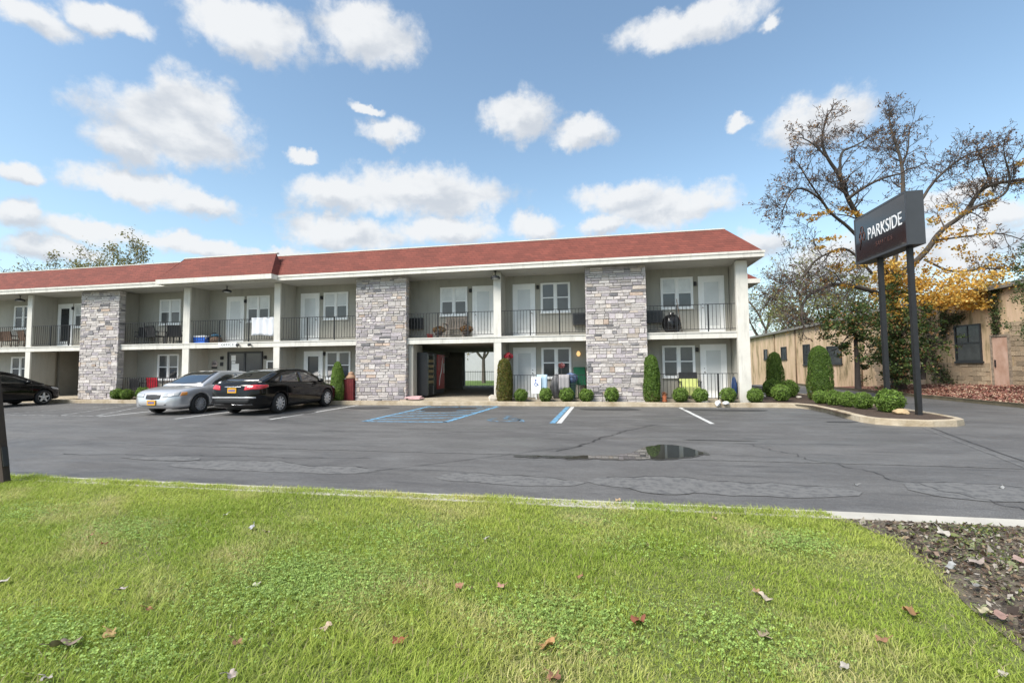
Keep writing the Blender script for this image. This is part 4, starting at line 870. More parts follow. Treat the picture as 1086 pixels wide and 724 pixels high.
sg = mb.build('notice_board', WHITE); sg.location = (-7.68, -.12, .13); tag(sg, 'white upright board with a blue wheelchair mark before the lower railing', 'sign')
mb = MB(); BLU = mat('sign_blue', (.03, .10, .45), .5)
mb.lathe([(.03, -.004), (.03, .0)], (-.01, -.012, .80), 'y', 10); mb.tube([(-.01, -.014, .77), (-.0, -.014, .67), (.06, -.014, .66), (.09, -.014, .59)], .012, 6); mb.tube([(-.0+.06*math.cos(g), -.014, .64+.06*math.sin(g)) for g in [R(x) for x in range(110, 390, 20)]], .009, 6)
mb.build('emblem', BLU, sg)
o = sack('blue_beach_chair', (-.42, .3, GF), (.09, .2, .84), 'folded blue item leaning inside the right end wall', 'folded chair', mat('navy_fabric', (.012, .05, .16), .6), 12, False)
# red flower hanging by the post and plant things
t = thing('red_flower_basket', 'hanging red flower basket above the brownish column shrub', 'flowers', (-8.83, .25, 1.68)); mb = MB(); mb.lathe([(.03, 0), (.11, .06), (.13, .12), (.1, .12)], n=12); mb.build('basket', WK, t)
foliage_ball('flowers', (.17, .15, .13), 500, .05, [(.55, .03, .07), (.6, .10, .12), (.35, .03, .04)], DRYF, t, 8, off=(0, 0, .2)); mb = MB(); mb.tube([(0, 0, .2), (0, 0, .8)], .006, 4); mb.build('hanger', BLACK, t)
t = thing('clay_figure', 'small orange clay pot with plant by the tall green shrub', 'pot', (-2.97, -.42, .12)); mb = MB(); mb.lathe([(.07, 0), (.1, .05), (.06, .13), (.09, .2), (.05, .27), (.02, .3)], n=14); mb.build('pot', mat('terracotta', (.45, .14, .06), .8), t); foliage_ball('sprig', (.09, .09, .07), 120, .04, [(.35, .12, .06), (.2, .1, .04)], DRYF, t, 9, off=(0, 0, .3))
def rock(name, loc, r, label, m, seed, cat='rock', group=None):
    rg = random.Random(seed); b = bmesh.new(); bmesh.ops.create_icosphere(b, subdivisions=3, radius=1)
    ax = [Vector((rg.uniform(-1, 1), rg.uniform(-1, 1), rg.uniform(-1, 1))).normalized() for _ in range(9)]
    for v_ in b.verts:
        c_ = v_.co.copy()
        for a_ in ax:
            dd = c_.dot(a_)
            if dd > .62: c_ -= a_*(dd-.62)*.9
        c_ *= 1+rg.uniform(-.02, .02); v_.co = Vector((c_.x*r[0], c_.y*r[1], max(c_.z, -.6)*r[2]))
    me = bpy.data.meshes.new(name); b.to_mesh(me); b.free(); me.materials.append(m); o = bpy.data.objects.new(name, me); C.objects.link(o); o.location = loc; return tag(o, label, cat, group)
ROCK = mat('pale_rock', (.55, .5, .42), .9, .25, 6, .6, 14); ROCKY = mat('tan_rock', (.50, .36, .20), .9, .3, 5, .6, 14)
rock('rock', (-9.33, -.45, .2), (.2, .16, .2), 'white rock at the foot of the post right of the passage', ROCK, 1)
rock('rock', (2.42, -4.12, .18), (.24, .13, .10), 'flat tan rock between the round bush and the front sign post', ROCKY, 2)
for i, (a_, v_, s2, lb) in enumerate([(1.15, 2.4, .16, 'pale rock beside the bush nearest the end wall'), (1.9, 2.2, .2, 'pale rock between the low bushes and the tall cone shrub'), (2.35, 2.0, .12, 'small pale rock at the foot of the tall cone shrub'), (1.5, 3.1, .13, 'small pale rock behind the low bushes')]): rock('rock', (a_, v_, .16), (s2, s2*.8, s2*.6), lb, ROCK, 5+i)
rock('rock', (-1.6, -.5, .15), (.16, .1, .05), 'flat pale stone in the bed under the right railing', ROCK, 15)
# crumpled white bag on the kerb, pink mat, cardboard by the passage
WP = mat('white_plastic_film', (.8, .8, .8), .4, .15, 20, .6, 20)
rock('crumpled_bag', (-1.3, -1.0, .13), (.1, .09, .13), 'crumpled white bag lying on the kerb, left one', WP, 31, 'litter', 'white litter on the kerb'); rock('crumpled_bag', (-1.03, -1.0, .16), (.13, .1, .09), 'crumpled white bag lying on the kerb, right one', WP, 33, 'litter', 'white litter on the kerb')
mb = MB(); mb.obox((-12.72, -.12, .26), .62, .42, .03, .1, .12); mb.obox((-12.55, -.2, .215), .5, .4, .03, -.15, .05); tag(mb.build('folded_mat', mat('pink_foam', (.62, .40, .40), .8, .1, 6)), 'pink folded mat on the ground by the second stone pier', 'mat')
# dark red bin with stone-coloured cap
t = thing('ash_bin', 'dark red wooden bin with a tan cap beside the middle stone pier', 'bin', (-15.45, -.1, .13)); t.location.x = -15.5
mb = MB(); [mb.box(-.22+i*.075, -.155+i*.075, -.22, -.2, .0, .88) for i in range(6)]; mb.box(-.22, .225, -.2, .22, 0, .88); mb.build('bin_body', mat('oxblood_wood', (.13, .012, .014), .6, .3, 5), t)
mb = MB(); mb.lathe([(.2, .88), (.24, .93), (.16, 1.02), (.11, 1.08), (.13, 1.12), (.04, 1.18)], n=18); mb.build('bin_cap', mat('tan_resin', (.40, .24, .15), .7), t)
# vending machines
t = thing('vending_machine', 'black vending machine with a glass front in the passage', 'vending machine', (-12.9, .45, .19)); VBK = mat('vending_black', (.012, .012, .014), .35)
mb = MB(); mb.box(-.2, .55, 0, 1.15, .08, 1.9); mb.build('cabinet', VBK, t); mb = MB(); mb.box(.55, .565, .12, .75, .5, 1.75); mb.build('glass_front', mat('vending_glass', (.05, .055, .05), .1), t)
mb = MB(); mb.box(.55, .575, .06, .12, .1, 1.84); mb.box(.55, .575, .75, .81, .1, 1.84); mb.build('chrome_trim', CHROME, t)
mb = MB(); [mb.box(.5655, .57, .14+i*.12, .22+i*.12, .6+j*.22, .72+j*.22) for i in range(5) for j in range(5)]; mb.build('snack_rows', mat('snack_pack', (.25, .2, .1), .5, .8, 12), t)
mb = MB(); mb.box(.55, .57, .88, 1.08, .9, 1.3); mb.build('keypad', DARKM, t)
t = thing('drinks_machine', 'red drinks vending machine farther in the passage', 'vending machine', (-12.9, 1.72, .19))
mb = MB(); mb.box(-.2, .5, 0, 1.0, .08, 1.85); mb.build('cabinet', VBK, t); mb = MB(); mb.box(.5, .53, .02, .98, .3, 1.83); mb.build('red_front', mat('vending_red', (.35, .015, .02), .35), t)
mb = MB(); mb.tube([(.535, .25+.45*f, .45+1.2*f+.1*math.sin(f*7)) for f in [i/14 for i in range(15)]], [.012+.02*math.sin(i/14*3.14) for i in range(15)], 6); mb.build('white_swirl', WL, t)
mb = MB(); mb.box(.53, .545, .8, .93, 1.0, 1.45); mb.build('button_panel', mat('pale_panel', (.5, .5, .5), .4), t)
mb = MB(); mb.box(-14.9, -13.5, 3.2, 3.9, .2, 1.5); tag(mb.build('storage_box', VBK), 'dark storage cabinet deep in the passage', 'cabinet')
# yard behind the passage: iron fence, tree, parked dark car shape, grey house
t = thing('iron_fence', 'thin black iron fence behind the passage', 'fence', (0, 13.6, .0)); mb = MB(); mb.box(-40, 2, -.02, .02, 1.1, 1.13); mb.box(-40, 2, -.02, .02, .12, .15)
for i in range(0, 120): mb.box(-16+i*.125, -15.985+i*.125, -.008, .008, 0, 1.2)
mb.build('bars', BLACK, t)
mb = MB(); mb.box(-45, -2, 30, 38, -.2, 4.2); tag(mb.build('grey_house', mat('pale_grey_siding', (.50, .51, .53), .8, .05)), 'plain pale grey building behind the back lawn', 'building')
# ------------------------------------------------------------------ cars
def cint(tab, x):
    xs = [t_[0] for t_ in tab]; ys = [t_[1] for t_ in tab]
    if x <= xs[0]: return ys[0]
    if x >= xs[-1]: return ys[-1]
    i = max(j for j in range(len(xs)) if xs[j] <= x); i = min(i, len(xs)-2)
    def sl(j):
        if j <= 0 or j >= len(xs)-1: return 0 if False else ((ys[1]-ys[0])/(xs[1]-xs[0]) if j <= 0 else (ys[-1]-ys[-2])/(xs[-1]-xs[-2]))
        a, b = (ys[j]-ys[j-1])/(xs[j]-xs[j-1]), (ys[j+1]-ys[j])/(xs[j+1]-xs[j])
        return 0 if a*b <= 0 else 2*a*b/(a+b)
    h = xs[i+1]-xs[i]; f = (x-xs[i])/h; m0, m1 = sl(i)*h, sl(i+1)*h
    return (2*f**3-3*f**2+1)*ys[i]+(f**3-2*f**2+f)*m0+(-2*f**3+3*f**2)*ys[i+1]+(f**3-f**2)*m1
def loft(rings, cap=True):
    n = len(rings[0]); V = [p for r_ in rings for p in r_]; m = len(rings)
    Fc = [(i*n+k, i*n+(k+1) % n, (i+1)*n+(k+1) % n, (i+1)*n+k) for i in range(m-1) for k in range(n)]
    if cap: Fc += [tuple(range(n))[::-1], tuple((m-1)*n+k for k in range(n))]
    return V, Fc
def chop(pts, k=2):
    for _ in range(k):
        o_ = [pts[0]]
        for a, b in zip(pts, pts[1:]): o_ += [tuple(.75*p+.25*q for p, q in zip(a, b)), tuple(.25*p+.75*q for p, q in zip(a, b))]
        pts = o_+[pts[-1]]
    return pts
def make_car(name, label, P, loc, rz, paint, rimstyle, plate):
    t = thing(name, label, 'car', loc, rz)
    xs = sorted(set([P['xr']+(P['xf']-P['xr'])*(1-math.cos(math.pi*i/56))/2 for i in range(57)]))
    rings = []
    for x in xs:
        top, belt, bot, hw = cint(P['top'], x), cint(P['belt'], x), cint(P['bot'], x), cint(P['hw'], x)
        half = [(0, bot), (hw*.80, bot), (hw*.965, bot+.05), (hw*.985, bot+(belt-bot)*.33), (hw, bot+(belt-bot)*.62), (hw*.975, belt-.05), (hw*.93, belt), (hw*.80, belt+(top-belt)*.55), (hw*.45, top-.008), (0, top)]
        half = chop(half, 2); ring = [(x, y, z) for y, z in half]+[(x, -y, z) for y, z in half[::-1][1:-1]]
        rings.append(ring)
    V, Fc = loft(rings); mb = MB(); mb.add(V, Fc, smooth=True); body = mb.build('body', paint, t)
    # wheel arches
    me = body.data
    cut = MB()
    for ax in P['axles']:
        for s_ in (-1, 1):
            n = 36; r_ = P['arch']; yi, yo = s_*(P['W']/2-.30), s_*(P['W']/2+.2)
            V = [(ax+r_*math.cos(2*math.pi*k/n), yi, P['wr']+r_*math.sin(2*math.pi*k/n)) for k in range(n)]+[(ax+r_*math.cos(2*math.pi*k/n), yo, P['wr']+r_*math.sin(2*math.pi*k/n)) for k in range(n)]
            cut.add(V, [tuple(range(n)), tuple(range(n, 2*n))[::-1]]+[(k, n+k, n+(k+1) % n, (k+1) % n) for k in range(n)])
    co = cut.build('cut', DARKM); co.matrix_world = t.matrix_world
    bo = body.modifiers.new('b', 'BOOLEAN'); bo.object = co; bo.operation = 'DIFFERENCE'; bo.solver = 'EXACT'
    co.parent = t
    bpy.context.view_layer.update(); dg = bpy.context.evaluated_depsgraph_get()
    me2 = bpy.data.meshes.new_from_object(body.evaluated_get(dg)); body.modifiers.clear(); body.data = me2
    bpy.data.objects.remove(co)
    # cabin
    rings = []; cx = P['cab']; n = 40; cabx = [cx[0][0]+(cx[-1][0]-cx[0][0])*i/n for i in range(n+1)]
    for x in cabx:
        zr = cint([(a, b) for a, b in cx], x); zb = cint(P['belt'], x)-.03; hw = cint(P['hw'], x)*.90; f = max(0, (zr-zb))/(P['roof']-zb)
        hr = hw-(P['tumble'])*f
        half = [(0, zb-.05), (hw, zb-.05), (hw, zb), (hw-(hw-hr)*.5+.012, zb+(zr-zb)*.5), (hr+.01, zb+(zr-zb)*.86), (hr*.9, zb+(zr-zb)*.985), (hr*.5, zr+.012*f), (0, zr+.02*f)]
        half = chop(half, 1); rings.append([(x, y, z) for y, z in half]+[(x, -y, z) for y, z in half[::-1][1:-1]])
    V, Fc = loft(rings); mb = MB(); mb.add(V, Fc, smooth=True); cab = mb.build('cabin', paint, t)
    def bvh(o): 
        b = bmesh.new(); b.from_mesh(o.data); tr = BVHTree.FromBMesh(b); b.free(); return tr
    TB, TC = bvh(body), bvh(cab)
    def snap(name_, bot_, top_, tree, m, off=.006, n=12, k=5, parent=t, ax=None, thick=True):
        """patch ruled between two polylines, each point moved onto the car's skin"""
        def samp(pl_, f):
            L_ = [0]
            for a, b in zip(pl_, pl_[1:]): L_.append(L_[-1]+(Vector(b)-Vector(a)).length)
            d = f*L_[-1]
            for i in range(len(pl_)-1):
                if d <= L_[i+1]+1e-9: g = (d-L_[i])/max(1e-9, L_[i+1]-L_[i]); return Vector(pl_[i]).lerp(Vector(pl_[i+1]), g)
            return Vector(pl_[-1])
        V = []; cen = Vector((0, 0, .7)); V2 = []
        for j in range(k+1):
            for i in range(n+1):
                p = samp(bot_, i/n).lerp(samp(top_, i/n), j/k)
                q, nn, _, _ = tree.find_nearest(p)
                if q is None: q, nn = p, Vector((0, 0, 1))
                if nn.dot(q-Vector((q.x*.6, 0, .5))) < 0: nn = -nn
                V.append(q+nn*off); V2.append(q-nn*.004)
        N_ = n+1; mb = MB(); top_f = [(j*N_+i, j*N_+i+1, (j+1)*N_+i+1, (j+1)*N_+i) for j in range(k) for i in range(n)]
        mb.add(V, top_f, smooth=True)
        rim = [j*N_ for j in range(k+1)]+[k*N_+i for i in range(1, n+1)]+[j*N_+n for j in range(k-1, -1, -1)]+[i for i in range(n-1, 0, -1)]
        b0 = len(V); mb.add(V2, [])
        for a, b in zip(rim, rim[1:]+rim[:1]): mb.f.append((a, b, b+b0, a+b0)); mb.m.append(0); mb.sm.append(False)
        return mb.build(name_, m, parent)
    WG = MATS['car_glass']; WG.node_tree.nodes['Principled BSDF'].inputs['Coat IOR'].default_value = 1.85; WG.node_tree.nodes['Principled BSDF'].inputs['Coat Weight'].default_value = 1; RB = MATS['black_rubber']
    for s_ in (-1, 1):
        for nm, b_, t_ in P['side_glass']: snap(nm, [(x, s_*.9, z) for x, z in b_], [(x, s_*.9*.86, z) for x, z in t_], TC, WG, .005)
        for nm, m_, b_, t_ in P['lamps']: snap(nm, [(x, s_*y, z) for x, y, z in b_], [(x, s_*y, z) for x, y, z in t_], TB, MATS[m_], .008, 10, 4)
        for x, z0, z1 in P['seams']: snap('door_seam', [(x, s_*1.0, z0), (x, s_*1.0, z1)], [(x+.008, s_*1.0, z0), (x+.008, s_*1.0, z1)], TB, RB, .002, 14, 1)
        for x, z in P['handles']: snap('door_handle', [(x-.09, s_*1, z), (x+.09, s_*1, z)], [(x-.09, s_*1, z+.03), (x+.09, s_*1, z+.03)], TB, P['hm'], .022, 4, 1)
        x, z = P['mirror']; mb = MB(); mb.ell((x, s_*(P['W']/2+.06), z), (.09, .12, .075), 12, 8); mb.obox((x+.0, s_*(P['W']/2-.03), z-.04), .06, .14, .03); mb.build('side_mirror', paint, t)
        snap('rocker_trim', [(P['axles'][0]+.42, s_*1, P['sill']), (P['axles'][1]-.42, s_*1, P['sill'])], [(P['axles'][0]+.42, s_*1, P['sill']+.055), (P['axles'][1]-.42, s_*1, P['sill']+.055)], TB, RB, .006, 16, 1)
    for nm, m_, b_, t_ in P['front']+P['rear']: snap(nm, b_, t_, TB, MATS[m_], .007, 16, 5)
    for nm, b_, t_ in P['screens']: snap(nm, b_, t_, TC, WG, .005, 16, 10)
    # wheels
    for ax in P['axles']:
        for s_ in (-1, 1):
            wr = P['wr']; y = s_*(P['W']/2-.115); mb = MB()
            prof = [(wr*.66, -.1), (wr*.92, -.105), (wr*.985, -.08), (wr, -.03), (wr, .03), (wr*.985, .08), (wr*.92, .105), (wr*.66, .1), (wr*.6, .05), (wr*.6, -.05), (wr*.66, -.1)]
            mb.lathe(prof, (ax, y, wr), 'y', 36, cap=False); wh = mb.build('wheel', RB, t)
            mb = MB(); yo = y+s_*.085; rr = wr*.68; RM = MATS[rimstyle[1]]
            def ringm(r0, r1, ya, yb):
                n = 36; V = [(ax+q*math.cos(2*math.pi*k/n), yy, wr+q*math.sin(2*math.pi*k/n)) for (q, yy) in ((r0, ya), (r1, ya), (r1, yb), (r0, yb)) for k in range(n)]
                mb.add(V, [(i*n+k, i*n+(k+1) % n, ((i+1) % 4)*n+(k+1) % n, ((i+1) % 4)*n+k) for i in range(4) for k in range(n)], smooth=False)
            ringm(rr*.93, rr, yo-s_*.04, yo+s_*.01); ns = rimstyle[0]
            for q in range(ns):
                g = 2*math.pi*q/ns+.3; dx_, dz_ = math.cos(g), math.sin(g); px_, pz_ = -dz_, dx_; w0, w1 = rimstyle[2], rimstyle[3]
                for yy in (0,):
                    a0, a1 = rr*.15, rr*.95
                    V = []
                    for (rad, ww) in ((a0, w0), (a1, w1)):
                        for yv in (yo-s_*.03, yo+s_*.006):
                            for sg_ in (-1, 1): V.append((ax+dx_*rad+px_*ww*sg_, yv, wr+dz_*rad+pz_*ww*sg_))
                    mb.add(V, [(0, 1, 3, 2), (4, 6, 7, 5), (0, 2, 6, 4), (1, 5, 7, 3), (2, 3, 7, 6), (0, 4, 5, 1)])
            mb.build('rim', RM, wh)
            mb = MB(); mb.lathe([(rr*.2, 0), (rr*.17, s_*.02)], (ax, yo, wr), 'y', 16); mb.build('hub_cap', RM, wh)
            mb = MB(); mb.lathe([(rr*.92, -.01), (rr*.92, .01)], (ax, y+s_*.03, wr), 'y', 24); mb.build('brake_disc', MATS['dark_brake'], wh)  # dark brake disc behind the spokes
            mb = MB(); n = 24; r_ = P['arch']-.005   # inner arch liner
    # plate
    px_, pz_, sgn = plate; mb = MB(); mb.box(px_-.012, px_+.012, -.155, .155, pz_-.078, pz_+.078); pl_ = mb.build('licence_plate', MATS['amber_plate'], t)
    mb = MB(); [mb.box(px_+sgn*.0125, px_+sgn*.016, -.11+i*.034, -.09+i*.034, pz_-.035, pz_+.03) for i in range(7)]; mb.build('plate_marks', BLU, pl_)
    mb = MB(); mb.box(P['xr']+.5, P['xf']-.5, -P['W']/2+.32, P['W']/2-.32, .17, .3); mb.build('underbody', MATS['black_rubber'], t)
    return t, snap
mat('car_glass', (.012, .014, .016), .03, .2, 2, spec=.8, coat=.3); mat('black_rubber', (.018, .018, .018), .75, .2, 10); mat('dark_brake', (.01, .01, .01), .7)
mat('amber_plate', (.70, .36, .03), .5, .1); mat('clear_lamp', (.42, .43, .43), .12, .15, 9, coat=1); mat('amber_lamp', (.75, .30, .06), .2, .15, 9, coat=1); mat('red_lamp', (.55, .02, .03), .15, .3, 9, coat=1)
mat('alloy', (.72, .72, .73), .3, .1, metal=.4); mat('steel_cap', (.50, .50, .51), .35, .15, metal=.3); mat('black_grille', (.012, .012, .013), .5); mat('dark_gloss', (.02, .02, .022), .3)
mat('bright_trim', (.55, .55, .56), .2, .05, metal=.9)
def paint(name, c, metal, rough): m = mat(name, c, rough, .02, 2, metal=metal, coat=1.0 if metal else .22); m.node_tree.nodes['Principled BSDF'].inputs['Coat Roughness'].default_value = .03; return m
BLKP = paint('black_car_paint', (.004, .004, .0045), .0, .08); BLKP.node_tree.nodes['Principled BSDF'].inputs['Specular IOR Level'].default_value = .25
SILP = paint('silver_car_paint', (.60, .60, .61), .55, .30)
# black sedan: nose towards the building (+x is its nose)
PB = dict(xr=-2.38, xf=2.33, W=1.85, wr=.335, arch=.385, sill=.25, roof=1.47, tumble=.22, axles=(-1.32, 1.35),
    top=[(-2.38, .62), (-2.34, .93), (-2.22, 1.06), (-1.9, 1.10), (-1.3, 1.08), (.9, .98), (1.3, .96), (1.9, .86), (2.2, .72), (2.33, .52)],
    belt=[(-2.38, .60), (-2.34, .84), (-2.2, .96), (-1.6, 1.0), (-.5, .97), (.8, .92), (1.5, .84), (2.1, .70), (2.33, .5)],
    bot=[(-2.38, .36), (-2.2, .24), (-1.8, .2), (1.8, .19), (2.2, .22), (2.33, .34)],
    hw=[(-2.38, .55), (-2.33, .74), (-2.2, .85), (-1.9, .905), (-1.3, .925), (1.2, .925), (1.7, .90), (2.05, .82), (2.25, .65), (2.33, .4)],
    cab=[(-2.0, 1.07), (-1.55, 1.235), (-1.0, 1.40), (-.5, 1.465), (0, 1.475), (.3, 1.455), (.6, 1.37), (1.0, 1.16), (1.32, .97)],
    side_glass=[('side_window', [(-1.25, 1.06), (-.22, 1.03)], [(-1.05, 1.27), (-.7, 1.36), (-.22, 1.40)]), ('side_window', [(-.12, 1.03), (.95, 1.0)], [(-.12, 1.40), (.2, 1.38), (.55, 1.26), (.9, 1.04)]), ('quarter_window', [(-1.5, 1.10), (-1.32, 1.08)], [(-1.42, 1.13), (-1.18, 1.23)])],
    lamps=[('tail_lamp', 'red_lamp', [(-2.36, .42, .80), (-2.2, .82, .82), (-1.88, .93, .89)], [(-2.33, .44, .93), (-2.2, .78, .97), (-1.85, .93, .97)]), ('headlamp', 'clear_lamp', [(2.3, .5, .62), (2.05, .8, .66), (1.8, .9, .7)], [(2.2, .55, .70), (2.05, .75, .74), (1.75, .88, .78)])],
    seams=[(-.17, .32, .95), (.92, .32, .9), (-1.0, .55, .97)], handles=[(-.55, .83), (.45, .82)], mirror=(.78, 1.02), hm=BLKP,
    front=[], rear=[('rear_panel', 'black_grille', [(-2.4, .62, .42), (-2.42, 0, .42), (-2.4, -.62, .42)], [(-2.4, .66, .53), (-2.42, 0, .53), (-2.4, -.66, .53)]), ('bumper_trim', 'bright_trim', [(-2.4, .72, .33), (-2.42, 0, .33), (-2.4, -.72, .33)], [(-2.4, .72, .352), (-2.42, 0, .352), (-2.4, -.72, .352)]), ('bumper_step', 'steel_cap', [(-2.3, .80, .555), (-2.42, 0, .56), (-2.3, -.80, .555)], [(-2.3, .80, .60), (-2.42, 0, .605), (-2.3, -.80, .60)]), ('boot_trim', 'bright_trim', [(-2.4, .3, .925), (-2.4, -.3, .925)], [(-2.4, .3, .945), (-2.4, -.3, .945)])],
    screens=[('rear_screen', [(-1.93, .62, 1.08), (-1.97, 0, 1.08), (-1.93, -.62, 1.08)], [(-.85, .52, 1.44), (-.85, 0, 1.46), (-.85, -.52, 1.44)]), ('windscreen', [(1.2, .66, 1.0), (1.26, 0, 1.0), (1.2, -.66, 1.0)], [(.42, .54, 1.42), (.42, 0, 1.45), (.42, -.54, 1.42)])])
make_car('black_sedan', 'black sedan with red tail lamps parked nose to the building', PB, (-16.5, -3.0, 0), R(90), BLKP, (10, 'alloy', .03, .014), (-2.372, .80, -1))
PS = dict(xr=-2.45, xf=2.32, W=1.82, wr=.325, arch=.37, sill=.27, roof=1.41, tumble=.20, axles=(-1.4, 1.38),
    top=[(-2.45, .60), (-2.4, .86), (-2.25, .96), (-1.7, .98), (-1.2, .99), (.8, .98), (1.2, .95), (1.8, .88), (2.1, .80), (2.25, .69), (2.32, .5)],
    belt=[(-2.45, .55), (-2.4, .78), (-2.2, .88), (-1.6, .91), (-.5, .91), (.8, .90), (1.5, .86), (2.0, .77), (2.25, .64), (2.32, .48)],
    bot=[(-2.45, .36), (-2.3, .24), (-1.8, .2), (1.8, .2), (2.2, .22), (2.32, .32)],
    hw=[(-2.45, .6), (-2.4, .76), (-2.2, .86), (-1.8, .90), (-1.2, .91), (1.2, .91), (1.7, .89), (2.05, .84), (2.22, .73), (2.32, .5)],
    cab=[(-2.0, .96), (-1.6, 1.17), (-1.15, 1.35), (-.6, 1.405), (-.1, 1.41), (.25, 1.40), (.55, 1.30), (.9, 1.12), (1.22, .95)],
    side_glass=[('side_window', [(-1.2, .98), (-.35, .97)], [(-1.02, 1.25), (-.7, 1.33), (-.35, 1.35)]), ('side_window', [(-.25, .97), (.85, .96)], [(-.25, 1.35), (.1, 1.33), (.4, 1.22), (.78, 1.02)]), ('quarter_window', [(-1.5, 1.0), (-1.27, .98)], [(-1.42, 1.05), (-1.1, 1.23)])],
    lamps=[('headlamp', 'clear_lamp', [(2.31, .36, .585), (2.24, .66, .60), (2.12, .8, .62)], [(2.25, .36, .71), (2.18, .66, .73), (2.04, .8, .75)]), ('corner_lamp', 'amber_lamp', [(2.1, .815, .62), (1.88, .9, .65)], [(2.03, .81, .74), (1.86, .88, .75)]), ('tail_lamp', 'red_lamp', [(-2.42, .4, .68), (-2.2, .85, .7)], [(-2.4, .4, .82), (-2.2, .85, .84)])],
    seams=[(-.3, .34, .88), (.88, .34, .85), (-1.15, .55, .9)], handles=[(-.65, .78), (.2, .77)], mirror=(.62, .97), hm=SILP,
    front=[('grille', 'black_grille', [(2.34, .26, .545), (2.36, 0, .53), (2.34, -.26, .545)], [(2.28, .28, .68), (2.3, 0, .70), (2.28, -.28, .68)]), ('lower_intake', 'black_grille', [(2.45, .55, .29), (2.48, 0, .29), (2.45, -.55, .29)], [(2.45, .55, .335), (2.48, 0, .335), (2.45, -.55, .335)])], rear=[],
    screens=[('windscreen', [(1.12, .68, .97), (1.2, 0, .97), (1.12, -.68, .97)], [(.3, .55, 1.34), (.3, 0, 1.38), (.3, -.55, 1.34)]), ('rear_screen', [(-1.9, .6, .98), (-1.95, 0, .98), (-1.9, -.6, .98)], [(-1.1, .52, 1.34), (-1.1, 0, 1.37), (-1.1, -.52, 1.34)])])
make_car('silver_sedan', 'older silver sedan parked facing out towards the lawn', PS, (-19.3, -3.2, 0), R(-90), SILP, (16, 'steel_cap', .012, .012), (2.345, .42, 1))
PH = dict(xr=-2.2, xf=2.2, W=1.78, wr=.32, arch=.365, sill=.25, roof=1.48, tumble=.2, axles=(-1.3, 1.36),
    top=[(-2.2, .7), (-2.15, 1.0), (-2.0, 1.1), (-1.2, 1.12), (.9, 1.02), (1.3, .97), (1.8, .84), (2.1, .68), (2.2, .5)],
    belt=[(-2.2, .66), (-2.1, .96), (-1.2, .99), (-.2, .95), (.9, .90), (1.5, .82), (2.0, .68), (2.2, .5)],
    bot=[(-2.2, .36), (-2.05, .24), (-1.7, .2), (1.7, .2), (2.05, .22), (2.2, .32)],
    hw=[(-2.2, .6), (-2.1, .78), (-1.8, .87), (-1.2, .89), (1.2, .89), (1.6, .87), (1.95, .78), (2.12, .62), (2.2, .42)],
    cab=[(-2.15, 1.05), (-1.8, 1.22), (-1.2, 1.39), (-.5, 1.475), (-.05, 1.48), (.3, 1.42), (.7, 1.25), (1.1, 1.06), (1.4, .93)],
    side_glass=[('side_window', [(-1.2, 1.02), (-.35, 1.0)], [(-1.15, 1.28), (-.7, 1.38), (-.35, 1.4)]), ('side_window', [(-.25, 1.0), (.95, .96)], [(-.25, 1.4), (.1, 1.38), (.4, 1.28), (.88, 1.02)])],
    lamps=[('headlamp', 'clear_lamp', [(2.15, .5, .60), (1.95, .78, .64), (1.7, .87, .68)], [(2.05, .5, .70), (1.9, .76, .74), (1.62, .85, .77)]), ('tail_lamp', 'red_lamp', [(-2.17, .5, .8), (-2.0, .82, .8)], [(-2.12, .5, .96), (-1.95, .82, .96)])],
    seams=[(-.3, .34, .9), (.92, .34, .86)], handles=[(-.6, .82), (.4, .8)], mirror=(.72, 1.0), hm=BLKP, front=[], rear=[],
    screens=[('windscreen', [(1.25, .66, .98), (1.33, 0, .98), (1.25, -.66, .98)], [(.35, .54, 1.38), (.35, 0, 1.41), (.35, -.54, 1.38)]), ('rear_screen', [(-2.05, .6, 1.1), (-2.08, 0, 1.1), (-2.05, -.6, 1.1)], [(-1.1, .52, 1.4), (-1.1, 0, 1.42), (-1.1, -.52, 1.4)])])
make_car('black_hatchback', 'black hatchback cut off by the left edge of the photo', PH, (-30.0, -3.2, 0), R(90), BLKP, (5, 'alloy', .05, .02), (-2.2, .7, -1))

